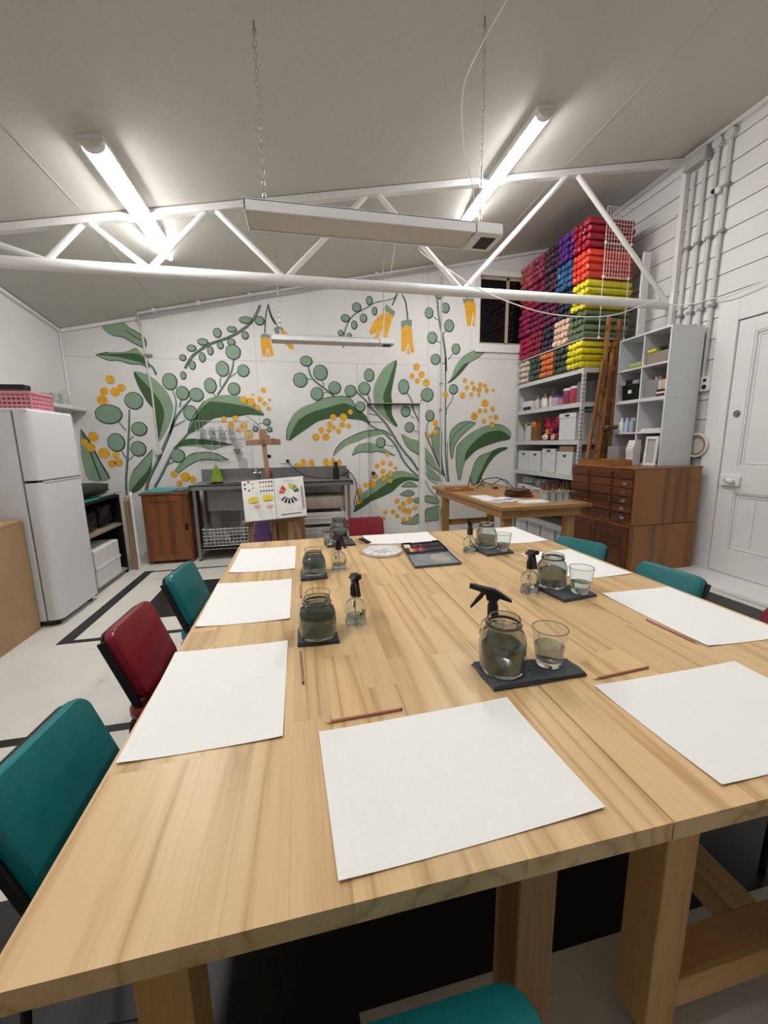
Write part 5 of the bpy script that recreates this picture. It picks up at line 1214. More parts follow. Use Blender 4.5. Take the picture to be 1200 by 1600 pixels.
MB().bar((-.25, .02, .62), (-.27, -.05, .0), .055, .03, (0, 1, 0)).ob('leg', EZ, ez, bevel=.003); MB().bar((.26, .02, .66), (.38, -.05, .0), .055, .03, (0, 1, 0)).ob('leg', EZ, ez, bevel=.003); MB().bar((0, .2, 1.2), (.02, .62, 0), .05, .03, (0, 1, 0)).ob('leg', EZ, ez, bevel=.003)
MB().bar((-.34, -.02, .60), (.40, -.02, .64), .06, .03).ob('tray_ledge', EZ, ez, bevel=.003)
BT = Matrix.Translation((-.315, 4.775, .88)) @ Matrix.Rotation(math.radians(3.0), 4, 'Y') @ Matrix.Rotation(math.radians(-14), 4, 'X')
bd = thing('chart_board', 'white board with painted colour swatches, lemons, flowers and a colour wheel on the easel', 'art board', (-.315, 4.775, .88)); bd.rotation_euler = (math.radians(-14), math.radians(-3.2), 0)
box((-.355, 0, -.25), (.355, .018, .235)).ob('backing_board', mat('board_grey', '#8d9aa8', rough=.6), bd)
PW = mat('chart_paper', '#efeee8', rough=.8)
s1 = box((-.352, -.004, -.243), (.002, -.0005, .232)).ob('sheet', PW, bd); s2 = box((.008, -.004, -.243), (.352, -.0005, .232)).ob('sheet', PW, bd)
def dot(par, x, z, r, hexc, sx=1, sz=1, n=16, name='swatch', y=-.0048):
    return MB().prism([(x+r*sx*math.cos(2*PI*i/n), z+r*sz*math.sin(2*PI*i/n)) for i in range(n)], y, -.0038, 'Y').ob(name, mat('ink'+hexc, hexc, rough=.7, var=.2, scale=60), par)
for i, h_ in enumerate(('#c2323a', '#d9c23a', '#b8d06a', '#3f8a4a', '#33528f', '#6a3a7a')):
    a = PI/2-i*PI/3; dot(s1, -.275+.05*math.cos(a), .165+.05*math.sin(a), .013, h_)
for r_, row in enumerate((('#b8324a', '#a83a56', '#8a2f4a', '#5a2a44', '#3a2a3a'), ('#d8c95a', '#c9b84a', '#a9a83a', '#6a7a4a', '#7a5a6a'), ('#4a7a5a', '#35607a', '#2a3a5a', '#2a2a4a', '#22222a'))):
    for i, h_ in enumerate(row): dot(s1, -.145+i*.032, .20-r_*.052, .011, h_)
dot(s1, -.24, .0, .055, '#e3d649', 1.15, .75, name='lemon'); dot(s1, -.235, -.035, .06, '#c9c7a8', 1.1, .15, name='lemon_shade'); dot(s1, -.075, .01, .055, '#e8d32e', 1.15, .75, name='lemon'); dot(s1, -.07, -.022, .06, '#c9c7a8', 1.1, .15, name='lemon_shade')
for fx, fz in ((-.20, -.115), (-.06, -.13)):
    for i in range(5):
        a = math.radians(50+i*20); p = [(fx, fz), (fx+.055*math.cos(a-.12), fz+.055*math.sin(a-.12)), (fx+.065*math.cos(a), fz+.065*math.sin(a)), (fx+.055*math.cos(a+.12), fz+.055*math.sin(a+.12))]
        MB().prism(p, -.0052-.0001*i, -.0038, 'Y').ob('petal', mat('ink_coral', '#dd9a84', rough=.7, var=.2, scale=60), s1)
    MB().bar((fx, -.0045, fz), (fx+.025, -.0045, fz-.10), .001, .003).ob('flower_stem', mat('ink_green', '#7c8a6a'), s1)
wcx, wcz = .175, .045
wheel = ['#d9622b', '#c9402b', '#e0a030', '#d9c84a', '#8aa84a', '#3f7a3a']
for i, h_ in enumerate(wheel):
    a0 = math.radians(180-i*30); a1 = a0-math.radians(26); p = [(wcx+r*math.cos(a), wcz+r*math.sin(a)) for r, a in ((.055, a0), (.115, a0), (.118, (a0+a1)/2), (.115, a1), (.055, a1))]
    if i in (0, 1, 3, 4, 5): MB().prism(p, -.0052, -.0038, 'Y').ob('wheel_wedge', mat('ink'+h_, h_, rough=.7, var=.15, scale=60), s2)
for i in range(5):
    a0 = math.radians(-45-i*22); a1 = a0-math.radians(14); p = [(wcx+r*math.cos(a), wcz+r*math.sin(a)) for r, a in ((.06, a0), (.125, a0), (.125, a1), (.06, a1))]
    MB().prism(p, -.0052, -.0038, 'Y').ob('wheel_wedge', mat('ink_grey%d' % i, ('#4a4a55', '#2e3038', '#23242a', '#2e3038', '#4a5058')[i]), s2)
MB().tube([(wcx+.135*math.cos(a), -.0045, wcz+.135*math.sin(a)) for a in [2*PI*i/40 for i in range(40)]], .0008, 4, closed=True).ob('wheel_ring', mat('ink_grey_line', '#8a8a8a'), s2)
MB().bar((.06, -.0045, -.205), (.30, -.0045, -.20), .001, .010).ob('scale_bar', mat('ink_bar', '#4a3a2a', var=.8, scale=12), s2)
for x, h_ in ((.315, '#a85a5a'), (.330, '#3a2a2a')): MB().bar((x, -.0045, .12), (x, -.0045, -.16), .008, .001).ob('scale_bar', mat('ink'+h_, h_), s2)
MB().bar((.12, -.0045, .195), (.23, -.0045, .195), .001, .006).ob('heading', mat('ink_head', '#c9b0ac'), s2)

# ================================================================ workbench in front of the mural
BEN = wood('bench_wood', '#a9814f', '#7a5833', 'Y', rough=.45, ring=8); BENL = wood('bench_leg', '#b3864f', '#7d5930', 'Z', rough=.5); BENX = wood('bench_rail', '#b3864f', '#7d5930', 'X', rough=.5)
wbn = thing('workbench', 'wooden workbench with an overhanging top beside the plan cabinet', 'workbench', (1.93, 3.52, 0)); WL, WW, WZ = 2.12, 1.02, .85
for i in range(6): MB().box((i*WW/6+.0002, 0, WZ-.035), ((i+1)*WW/6-.0002, WL, WZ)).ob('top_plank', BEN, wbn)
for x in (.10, WW-.19):
    for y in (.12, WL-.22): box((x, y, 0), (x+.09, y+.09, WZ-.035)).ob('leg', BENL, wbn, bevel=.003)
for y in (.06, WL-.12): box((.03, y, WZ-.125), (WW-.08, y+.045, WZ-.035)).ob('apron', BENX, wbn, bevel=.003)
for x in (.04, WW-.10): box((x, .105, WZ-.125), (x+.045, WL-.12, WZ-.035)).ob('apron', BEN, wbn, bevel=.003)
for y in (.14, WL-.19): box((.19, y, .28), (WW-.19, y+.04, .36)).ob('stretcher', BENX, wbn, bevel=.003)
# things on the workbench
NB = mat('page_white', '#e3e1e4', rough=.8)
o = thing('open_notebook', 'open notebook with printed pages on the workbench edge', 'notebook', (2.18, 3.98, WZ), .35); 
for s in (-1, 1):
    MB().prism([(0, .002), (s*.10, .016), (s*.20, .010), (s*.20, .0005), (0, .0005)], -.13, .13, 'Y').ob('page_block', NB, o); box((s*.03 if s > 0 else -.17, -.09, .0165), (.17 if s > 0 else -.03, .02, .0172)).ob('printed_block', mat('print_lilac', '#b3abc4'), o)
o = tag(box((1.98, 4.08, WZ+.0005), (2.19, 4.42, WZ+.006)).ob('loose_paper', NB), 'loose white papers behind the open notebook on the workbench', 'paper'); o.rotation_euler = (0, 0, 0)
o = pad(.30, .18, .030, .03).xf(Matrix.Rotation(PI/2, 4, 'X')).ob('folded_towel', mat('cream_towel', '#ddd8cc', rough=.95, bump=.2), smooth=True); o.location = (2.44, 3.70, WZ+.0155); o.rotation_euler = (0, 0, .1); o.location = (2.36, 3.67, WZ+.0155); tag(o, 'folded cream towel on the workbench corner in front of the brush pots', 'towel')
for i in range(3):
    o = lump(0, 0, 0, .16-.01*i, .11, .014, 30+i, amp=.06).ob('brown_cloth', mat('brown_cloth', '#5a3c28', rough=.9, var=.2, bump=.2)); o.location = (2.52, 4.22+.01*i, WZ+.016+i*.030); o.rotation_euler = (0, 0, .3*i-.3); tag(o, 'brown cloth in a small stack beside the brush pots', 'cloth', 'stacked brown cloths')
POT = mat('clear_pot', '#d6d8d5', rough=.3, trans=.35, var=.03); BRW = mat('brush_handle', '#7a4a2a', rough=.4, var=.4, objrand=.5); BRH = mat('bristle', '#3a2c24', rough=.8, objrand=.4)
ct = thing('pot_carrier', 'clear plastic carrier frame around the brush pots', 'carrier', (2.68, 3.80, WZ)); 
MB().tube([(-.17, -.10, .105), (.19, -.10, .105), (.19, .12, .105), (-.17, .12, .105)], .006, 6, closed=True).ob('rim', mat('carrier_grey', '#8f928c', rough=.3, trans=.3), ct); MB().box((-.17, -.10, .001), (.19, .12, .004)).ob('tray', POT, ct)
rn = random.Random(11)
for k_ in range(7):
    px, py = 2.56+(k_ % 4)*.082+(k_//4)*.03, 3.755+(k_//4)*.095
    t = thing('brush_pot', ('clear pot of brushes, %s' % ('beside the cream towel', 'second in the row of the cream towel', 'third in the row of the cream towel', 'last in the row of the cream towel', 'first in the row by the shelving', 'second in the row by the shelving', 'last in the row by the shelving')[k_]), 'pot', (px, py, WZ+.0045), 0, 'brush pots on the workbench')
    MB().lathe([(.0005, 0), (.026, 0), (.038, .115), (.036, .115), (.024, .003), (.0005, .003)], n=16, caps=False).ob('pot_body', POT, t, smooth=True)
    for b in range(6):
        a = rn.uniform(0, 2*PI); r0, r1 = .012, rn.uniform(.03, .055); h = rn.uniform(.15, .19); p = Vector((r0*math.cos(a), r0*math.sin(a), .006)); q = Vector((r1*math.cos(a+.3), r1*math.sin(a+.3), h))
        o = MB().cyl(p, q, .0035, 6, .0042).ob('brush', BRW, t); MB().cyl(q, q+(q-p).normalized()*.03, .005, 6, .0015).ob('bristles', BRH, o)
o = thing('tool_tray', 'shallow orange-brown wooden tray of scraps at the mural end of the workbench', 'tray', (2.10, 5.02, WZ)); MB().box((-.16, -.13, 0), (.16, .13, .008)).box((-.16, -.13, .008), (-.15, .13, .03)).box((.15, -.13, .008), (.16, .13, .03)).box((-.15, -.13, .008), (.15, -.12, .03)).box((-.15, .12, .008), (.15, .13, .03)).ob('tray_body', mat('tray_orange', '#9a6636', rough=.5), o)
for i in range(3): MB().tube([(-.12+i*.06+.04*math.cos(a), .02*i-.03+.04*math.sin(a), .014+i*.004) for a in [2*PI*j/16 for j in range(16)]], .005, 5, closed=True).ob('tape_ring', mat('tape_tan', '#b99a6a'), o)
o = thing('wire_sculpture', 'tangle of bent black wire standing at the mural end of the workbench', 'sculpture', (2.575, 5.12, WZ)); rn = random.Random(2)
MB().tube([(-.30, .02, .004), (-.27, 0, .17), (-.22, .03, .05), (-.12, .05, .07), (.0, .06, .13), (.15, .05, .14), (.28, .0, .10), (.34, -.08, .004)], .007, 6).ob('main_wire', BLK, o, smooth=True)
MB().tube([(-.20, -.05, .004), (-.10, -.04, .10), (.05, -.02, .05), (.18, -.03, .12), (.27, -.06, .06), (.24, -.09, .004)], .006, 6).ob('wire', BLK, o, smooth=True)
MB().tube([(-.15, .02, .07), (-.08, .03, .14), (-.05, .03, .02), (-.12, .0, .05), (-.05, -.03, .08)], .006, 6).ob('wire', BLK, o, smooth=True); MB().cb((.06, -.10, .012), (.06, .05, .024)).ob('base_block', mat('dark_block', '#3a2c22'), o)

# ================================================================ metal shelving with the crepe paper rolls
SHX0, SHX1, SHY0, SHY1 = 3.56, 4.40, 4.56, 6.12
SHM = mat('galvanised_white', '#c4c7c9', rough=.4, var=.05); SHB = mat('shelf_board', '#b8b4aa', rough=.7)
sh = thing('metal_shelving', 'boltless white metal shelving unit along the weatherboard wall, stacked with paper rolls', 'shelving', (SHX0, SHY0, 0)); SD, SLn = SHX1-SHX0, SHY1-SHY0
for x in (0, SD-.04):
    for y in (0, SLn-.04):
        px = MB().box((x, y, 0), (x+.003, y+.04, 2.395)).box((x, y if y == 0 else y+.037, 0), (x+.04, (y if y == 0 else y+.037)+.003, 2.395)).ob('post', SHM, sh)
        if x == 0:
            hb = MB()
            for k_ in range(44): hb.box((-.0006, y+.014, .06+k_*.053), (.0, y+.026, .085+k_*.053)); 
            if y == 0:
                for k_ in range(44): hb.box((.014, -.0006, .06+k_*.053), (.026, .0, .085+k_*.053))
            q = hb.ob('slot_holes', mat('slot_black', '#2b2b2b'), px); q['kind'] = 'stuff'
SHZ = [.28, .55, 1.03, 1.50, 1.98, 2.40]
for z in SHZ:
    b_ = MB().box((.005, .005, z-.012), (SD-.005, SLn-.005, z)).ob('shelf_board', SHB, sh)
    MB().box((-.002, .004, z-.062), (.012, SLn-.004, z-.008)).ob('shelf_beam', SHM, b_, bevel=.003); MB().box((.012, -.002, z-.062), (SD-.012, .01, z-.008)).ob('shelf_beam', SHM, b_, bevel=.003)

# rolls: bundles of crepe paper, tiers from the shelf top to the ceiling
COLS = [[('yellow', '#d9cb1c'), ('dark green', '#39483c'), ('orange', '#d0703c'), ('forest green', '#3f5143'), ('cream', '#cfc6b4')],
        [('olive green', '#5c6b4e'), ('peach', '#dcb9a4'), ('navy', '#2c2a40'), ('wine red', '#8a2440'), ('crimson', '#a91f4a')],
        [('lemon yellow', '#cfc52a'), ('charcoal', '#2b2e38'), ('plum', '#5a2340'), ('raspberry', '#7a2048'), ('magenta', '#97265c')],
        [('scarlet', '#d8402a'), ('steel blue', '#2f5e86'), ('dark plum', '#45263a'), ('mulberry', '#8c2450'), ('strawberry', '#b23244')],
        [('ruby red', '#a01d33'), ('purple', '#54297a'), ('aubergine', '#46303f'), ('rose', '#9a3a58'), ('salmon', '#b55a58')]]
rn = random.Random(21); RL = .635
def roll_mesh(seed):
    r2 = random.Random(seed); n = 9; mb = MB(); R0 = .044; prof = [(-.004, .45), (0, .80), (.006, .97), (.03, 1), (.3, .985), (.57, 1), (RL-.006, .97), (RL, .8), (RL-.004, .4)]
    jit = [1+r2.uniform(-.09, .09) for _ in range(n)]
    vs = []
    for i, (x, f) in enumerate(prof):
        for j in range(n):
            q = R0*f*jit[j]*(1+r2.uniform(-.03, .03)+(r2.uniform(-.12, .12) if i < 2 else 0)); a = 2*PI*j/n; vs.append((x+(r2.uniform(-.010, .010) if i < 3 else 0), q*math.cos(a), q*math.sin(a)))
    fs = [(i*n+j, (i+1)*n+j, (i+1)*n+(j+1) % n, i*n+(j+1) % n) for i in range(len(prof)-1) for j in range(n)]
    mb.add(vs, fs+[tuple(range(n)), tuple((len(prof)-1)*n+j for j in range(n))[::-1]]); return mb
tierz = [2.402, 2.762, 3.108, 3.452, 3.798]; TH = (.315, .335, .335, .335, .335)
for ti in range(5):
    for ci in range(5):
        nm, hx_ = COLS[ti][ci]; y0_ = 4.58+ci*.308; rows = 4; colsn = 4 if not (ti == 0 and ci == 0) else 4
        if ti == 4 and ci >= 0: rows = 4
        m_ = mat('crepe_'+nm.replace(' ', '_'), hx_, rough=.38, var=.28, scale=45, bump=.35, coat=.35, objrand=.16)
        bx_ = SHX0-.02+rn.uniform(-.015, .015)
        below = 'on the metal shelf' if ti == 0 else 'above the %s ones' % COLS[ti-1][ci][0]
        t = thing('paper_roll_bundle', 'bundle of %s crepe paper rolls stacked %s' % (nm, below), 'paper rolls', (bx_, y0_, tierz[ti]), 0, 'stacked crepe paper bundles')
        protos = []
        rr = .0385; step = .083
        for r in range(rows):
            for c in range(4):
                if len(protos) < 3:
                    o = roll_mesh(ti*50+ci*7+len(protos)).ob('roll', m_, t, smooth=True); protos.append(o)
                else:
                    o = protos[(r*4+c) % 3].copy(); C.objects.link(o); o.parent = t
                o.location = (rn.uniform(-.012, .012), .041+c*.0745, .043+r*step); o.rotation_euler = (rn.uniform(0, 6.28), 0, 0)
                o.scale = (1, .88, .88)
tag(box((SHX0-.03, SHY0+.005, 2.742), (SHX1, SHY1, 2.756)).ob('divider_board', SHB), 'thin board carrying the upper paper roll bundles', 'board')
tag(box((SHX0+.64, 4.575, 2.402), (SHX0+.66, 6.11, 2.741)).ob('back_board', SHB), 'upright board behind the lowest paper rolls', 'board')

# wire grid panels hung in front of the rolls
for i, (z0, h, lb) in enumerate(((3.83, .39, 'white wire grid panel in front of the ruby red rolls, top one'), (3.45, .37, 'white wire grid panel in front of the scarlet rolls'), (2.75, .69, 'tall white wire grid panel hanging in front of the yellow and green rolls'))):
    t = thing('grid_panel', lb, 'wire panel', (3.72, 4.545, z0), 0, 'white wire grid panels'); W_ = .36
    mb = MB(); n = 9; m__ = max(2, int(h/.043)) if i < 2 else 1
    for k_ in range(n+1):
        if i == 2 and 0 < k_ < n: continue
        mb.tube([(W_*k_/n, 0, 0), (W_*k_/n, 0, h)], .0022 if 0 < k_ < n else .004, 5)
    for k_ in range(m__+1): mb.tube([(0, 0, h*k_/m__), (W_, 0, h*k_/m__)], .0022 if 0 < k_ < m__ else .004, 5)
    mb.ob('wire_grid', WIRE, t)
    for x in (0, W_): MB().ball((x, -.004, 0), .018, 10, 6).ob('joiner', WHITEM, t, smooth=True)
tag(box((4.24, 4.50, 2.62), (4.34, 4.53, 3.75)).ob('white_batten', TRIM, bevel=.003), 'white upright batten on the weatherboards beside the roll stacks', 'batten')

# contents of the shelving --------------------------------------------------
BXW = mat('storage_white', '#d3d5d5', rough=.45, var=.03); DARKS = mat('slot_black', '#2b2b2b')
def tote(y0, y1, z, h, label, kind, x0=3.60, d=.40, nm='storage_box'):
    t = thing(nm, label, 'storage box', (x0, (y0+y1)/2, z+.001), 0, 'white storage boxes on the metal shelving'); w_ = (y1-y0)/2-.004
    if kind == 'lid':
        MB().box((0, -w_+.006, 0), (d, w_-.006, h*.84)).ob('box_body', BXW, t, bevel=.006); MB().box((-.006, -w_, h*.82), (d+.006, w_, h)).ob('lid', BXW, t, bevel=.006)
        for k_ in (-.5, 0, .5): MB().box((-.004, w_*k_-.006, .01), (.0, w_*k_+.006, h*.8)).ob('rib', BXW, t)
        box((-.0075, -.045, h*.87), (-.005, .045, h*.95)).ob('grip', DARKS, t)
    else:
        MB().box((0, -w_, 0), (d, w_, h)).ob('box_body', BXW, t, bevel=.006)
        for a, b in (((-w_, 0), (-w_+.02, h)), ((w_-.02, 0), (w_, h)), ((-w_+.02, 0), (w_-.02, .02)), ((-w_+.02, h-.03), (w_-.02, h))): box((-.005, a[0], a[1]), (.0, b[0], b[1])).ob('rim', BXW, t)
        MB().prism([(-.04, h*.86), (.04, h*.86), (.025, h*.77), (-.025, h*.77)], -.0065, -.0045, 'X').ob('grip', DARKS, t)
    return t
# lower shelves
z = 1.03
tote(5.77, 6.08, z, .31, 'white box with a cut-out grip at the wall end of the third shelf', 'cut'); tote(5.45, 5.76, z, .31, 'white box with a cut-out grip, second from the wall on the third shelf', 'cut')
tote(5.09, 5.42, z, .35, 'white ribbed box with clip lid between cut-out boxes on the third shelf', 'lid'); tote(4.72, 5.06, z, .31, 'white box with a cut-out grip under the flat cardboard on the third shelf', 'cut')
tag(box((3.62, 4.74, 1.342), (3.98, 5.04, 1.42)).ob('flat_carton', mat('carton_tan', '#b59c78', rough=.8), bevel=.003), 'flat cardboard carton on a white box of the third shelf', 'box')
z = .55
tote(5.72, 6.05, z, .24, 'small white box with a cut-out grip on the shelf behind the brush pots', 'cut'); tote(5.38, 5.70, z, .22, 'small white box second from the wall behind the brush pots', 'cut')
for i, (y, zz) in enumerate(((5.88, .86), (5.54, .84))): tag(lump(3.80, y, zz, .16, .13, .065, 60+i, amp=.2).ob('clear_bag', mat('clear_bag', '#c9cbcb', rough=.2, trans=.4, bump=.4)), ('crumpled clear plastic bag on the small box at the wall end', 'crumpled clear plastic bag on the second small box')[i], 'bag')
for i, y in enumerate((5.15, 4.82)): tag(lump(3.80, y, .64, .18, .14, .08, 70+i, amp=.15).ob('grey_bundle', mat('grey_bundle', '#77756f', rough=.8, bump=.3)), ('grey cloth bundle on the lower shelf by the brush pots', 'grey cloth bundle on the lower shelf by the plan cabinet')[i], 'bundle')
for i in range(4):
    t = tote(4.62+i*.37, 4.96+i*.37, .0, .27 if False else .265, ('white ribbed crate on the floor under the shelving, %s' % ('by the plan cabinet', 'second from the plan cabinet', 'third from the plan cabinet', 'at the wall end')[i]), 'lid', 3.585, .45, 'floor_crate')
z = 1.98
o = thing('paper_box', 'low white box with a dark front at the wall end of the upper shelf', 'box', (3.62, 5.93, z+.001)); box((0, -.14, 0), (.3, .14, .14)).ob('box_body', BXW, o, bevel=.003); box((-.002, -.12, .0), (0, .10, .055)).ob('dark_front', DARKS, o)
for i, (y, h, cc) in enumerate(((5.72, .20, '#cfc5bb'), (5.62, .22, '#dcdad4'), (5.52, .19, '#e6e4df'), (5.42, .23, '#d9d4c4'))):
    t = thing('glue_bottle', ('squeeze bottle with pointed nozzle on the upper shelf, %s' % ('nearest the low box', 'second from the low box', 'third from the low box', 'beside the purple tub')[i]), 'bottle', (3.68+.04*(i % 2), y, z+.001), 0, 'squeeze bottles'); MB().lathe([(.0005, 0), (.042, 0), (.044, .01), (.044, h*.6), (.03, h*.72), (.014, h*.76), (.0005, h*.76)], n=14).ob('bottle_body', mat('bottle_%d' % i, cc, rough=.35, trans=.2), t, smooth=True); MB().lathe([(.013, h*.76), (.004, h*1.05), (.0005, h*1.06)], n=10, caps=False).ob('nozzle', mat('nozzle_tan', '#b49a86'), t, smooth=True)
for i, (y, r, h, cb__, cl_, lb) in enumerate(((5.28, .075, .16, '#b9aab2', '#4a3a72', 'clear tub with a purple lid on the upper shelf'), (5.145, .052, .13, '#a8708a', '#5a4a7a', 'small pink tub with a purple lid on the upper shelf'), (5.015, .07, .22, '#8a3a55', '#d8d6d2', 'jar of plum coloured bits with a white lid on the upper shelf'), (4.86, .078, .23, '#b0344a', '#d2d0ca', 'big jar of red bits with a white lid on the upper shelf'))):
    t = thing('craft_tub', lb, 'tub', (3.70, y, z+.001), 0, 'craft tubs on the upper shelf'); MB().lathe([(.0005, 0), (r*.92, 0), (r, .01), (r, h-.03), (.0005, h-.03)], n=18).ob('tub_body', mat('tub_%d' % i, cb__, rough=.3, var=.3, scale=40, coat=.4), t, smooth=True); MB().lathe([(.0005, h-.03), (r*1.05, h-.03), (r*1.05, h-.003), (r, h), (.0005, h)], n=18).ob('lid', mat('tublid_%d' % i, cl_, rough=.4), t, smooth=True)
tag(box((3.63, 4.63, z+.001), (3.95, 4.77, z+.27)).ob('clear_bin', mat('smoky_clear', '#8d8f90', rough=.25, trans=.35), bevel=.01), 'smoky clear bin on the upper shelf by the folded easels', 'bin')
z = 1.50
tote(5.80, 6.06, z, .28, 'narrow white box at the wall end of the second shelf, behind the paper bag', 'lid', 3.68)
o = thing('paper_bag', 'brown paper bag with an orange bow on the second shelf', 'bag', (3.66, 5.68, z+.001)); MB().prism([(-.05, -.08), (.10, -.08), (.10, .08), (-.05, .08)], 0, .25).ob('bag_body', mat('bag_kraft', '#7a5a35', rough=.8, var=.1), o); MB().ball((-.045, .01, .24), .05, 10, 6, (.5, 1.0, 1.1)).ob('bow', mat('bow_orange', '#e0692c', rough=.5), o, smooth=True); MB().prism([(-.02, -.05), (.05, -.07), (.05, -.02)], .25, .34).ob('tag', mat('tag_olive', '#7a7c45'), o)
rn = random.Random(33); FC = ['#8e1430', '#a3183f', '#b21c4a', '#7a1230', '#c43a6a', '#e07a9a', '#d9a02c', '#e8c8b8', '#efd7ca', '#5a1028', '#2a2622', '#c9c24a']; FN = dict(zip(FC, ('dark red', 'cherry red', 'crimson', 'maroon', 'deep pink', 'pink', 'golden', 'cream pink', 'cream', 'burgundy', 'black', 'lime yellow')))
spots = [(y, zz) for y in (5.52, 5.42, 5.32, 5.22, 5.14) for zz in (.05, .13, .21, .29)]
for i, (y, zz) in enumerate(spots):
    c_ = FC[(i*5+int(zz*40)) % len(FC)] if zz < .2 else FC[i % 5]
    if zz == .05 and y > 5.3: c_ = FC[7+i % 2]
    t = thing('silk_flower', '%s artificial flower in the heaped bunch on the second shelf' % FN[c_], 'flower', (3.70+rn.uniform(-.03, .03), y+rn.uniform(-.015, .015), z+zz+.005), 0, 'artificial flowers heaped on the shelf'); fm = mat('silk'+c_, c_, rough=.6, var=.25, scale=50, bump=.3)
    for p_ in range(5):
        a = 2*PI*p_/5+rn.uniform(0, 1); MB().ball((-.015, .026*math.cos(a), .026*math.sin(a)), .030, 8, 5, (.55, 1, 1)).ob('petal', fm, t, smooth=True)
    MB().ball((-.03, 0, 0), .016, 8, 5).ob('centre', fm, t, smooth=True)
tote(4.70, 5.06, z, .36, 'big white ribbed box with clip lid beside the heaped flowers', 'lid')

# ================================================================ plan cabinet with pigeonhole unit
OAK = wood('oak_panel', '#93602e', '#6b421d', 'Z', rough=.38, ring=6, coat=.1); OAKD = wood('oak_drawer', '#67381c', '#42200f', 'Y', rough=.38, ring=6, coat=.1); OAKX = wood('oak_top', '#8a5a2c', '#60391a', 'X', rough=.4)
CX0, CX1, CY0, CY1, CZ = 3.46, 4.34, 3.545, 4.53, 1.195
pc = thing('plan_cabinet', 'brown wooden plan cabinet with shallow drawers and doors beside the workbench', 'cabinet', (CX0, CY0, 0)); PW_, PL_ = CX1-CX0, CY1-CY0
box((.02, 0, .57), (PW_, PL_, CZ-.02)).ob('upper_carcass', OAK, pc, bevel=.003); box((.012, -.006, .0), (PW_, PL_, .565)).ob('lower_carcass', OAK, pc, bevel=.003); box((-.004, -.006, CZ-.02), (PW_, PL_, CZ)).ob('top_board', OAKX, pc, bevel=.003)
zs = [.60, .70, .79, .88, .975, 1.07, 1.165]
for i in range(6):
    dw = box((-.012 if i % 2 else -.004, .015, zs[i]+.004), (.02, PL_-.015, zs[i+1]-.004)).ob('drawer', OAKD, pc, bevel=.003); xf_ = -.012 if i % 2 else -.004
    for y in (.30, .66): MB().prism([(xf_-.012, zs[i]+.01), (xf_, zs[i]+.01), (xf_, zs[i+1]-.01), (xf_-.026, zs[i+1]-.02)], y-.02, y+.02, 'Y').ob('handle_block', OAKD, dw)
    if i < 5: MB().box((xf_-.003, .085, zs[i]+.03), (xf_, .145, zs[i]+.062)).tube([(xf_-.004, .09, zs[i]+.05), (xf_-.02, .115, zs[i]+.04), (xf_-.004, .14, zs[i]+.05)], .004, 6).ob('label_pull', mat('chrome', '#b8b8ba', rough=.2, metal=1), dw)
for y0_, y1_ in ((.02, PL_/2-.004), (PL_/2+.004, PL_-.02)): dd = box((-.002, y0_, .03), (.012, y1_, .55)).ob('door', OAKD, pc, bevel=.003); box((-.008, y0_+.07, .10), (-.002, y1_-.07, .48)).ob('door_panel', OAKD, dd, bevel=.004)
# pigeonhole shelf unit
CW = mat('melamine_white', '#d4d6d8', rough=.4, var=.015); CWE = mat('melamine_edge', '#e6e7e7', rough=.4)
UX0, UX1, UY0, UY1, UZ0, UZ1 = 3.955, 4.385, 3.735, 4.455, CZ+.001, 2.70
# lower end shared with the cabinet top
UXB = CX1
pg = thing('cube_shelf', 'white eight-hole cube shelf standing on the brown plan cabinet', 'shelf unit', (UX0, UY0, UZ0)); ud, ul, uh = UX1-UX0, UY1-UY0, UZ1-UZ0; th = .018
for a, b in ((0, uh/2), (uh/2, uh)):
    for y in (0, ul-th): box((0, y, a), (ud, y+th, b-.0015)).ob('side_panel', CW, pg)
    box((.01, ul/2-th/2, a+th), (ud, ul/2+th/2, b-th)).ob('divider', CW, pg); box((ud-.006, th, a+th), (ud, ul-th, b-th)).ob('back_panel', CW, pg)
    for z in (a, (a+b)/2-th/2, b-th-.0015): box((0, th, z), (ud, ul-th, z+th)).ob('shelf', CW, pg)
for y in (.16, .30):
    cyl((y-.02, -.0005, .40), (y-.02, .0, .40), .007, 10).ob('screw_cover', mat('grey_plate', '#b5b5b2'), pg)
cz = [UZ0+th+.001, UZ0+uh/4+th/2+.001, UZ0+uh/2+th+.001, UZ0+uh*.75+th/2+.001]; yn, yf = UY0+ul*.26, UY0+ul*.75
def put(name, label, cat, loc): return thing(name, label, cat, loc)
o = put('white_jug', 'white paper-wrapped bottle in the top cube furthest from the door', 'bottle', (4.12, yf-.09, cz[3])); MB().lathe([(.0005, 0), (.055, 0), (.058, .02), (.058, .17), (.03, .205), (.028, .23), (.0005, .23)], n=18).ob('bottle_body', mat('bottle_white', '#e0e0dc', rough=.4), o, smooth=True)
o = put('lime_roll', 'green roll with dark open end lying in the top cube', 'roll', (4.02, yf-.04, cz[3]+.036)); cyl((0, -.10, 0), (0, .07, 0), .035, 16).ob('roll_body', mat('lime_card', '#9aa558', rough=.5), o, smooth=True); cyl((0, .0702, 0), (0, .0707, 0), .03, 16).ob('hollow_end', BLK, o)
o = put('fabric_basket', 'grey-brown fabric basket of odds and ends in the top cube near the door', 'basket', (4.15, yn+.005, cz[3])); MB().box((-.16, -.145, 0), (.15, .145, .13)).ob('basket_body', mat('basket_taupe', '#8a8078', rough=.9, bump=.2), o, bevel=.008); MB().cyl((-.15, .02, .15), (-.15, .13, .15), .02, 10).ob('yellow_tube', mat('tube_yellow', '#d6cc22'), o)
rn = random.Random(6)
for i in range(5): MB().cyl((-.10+i*.02, -.12+i*.04, .13), (-.08, -.08+i*.03, .19), .012, 6).ob('scrap', mat('dark_scrap', '#3a2c28'), o)
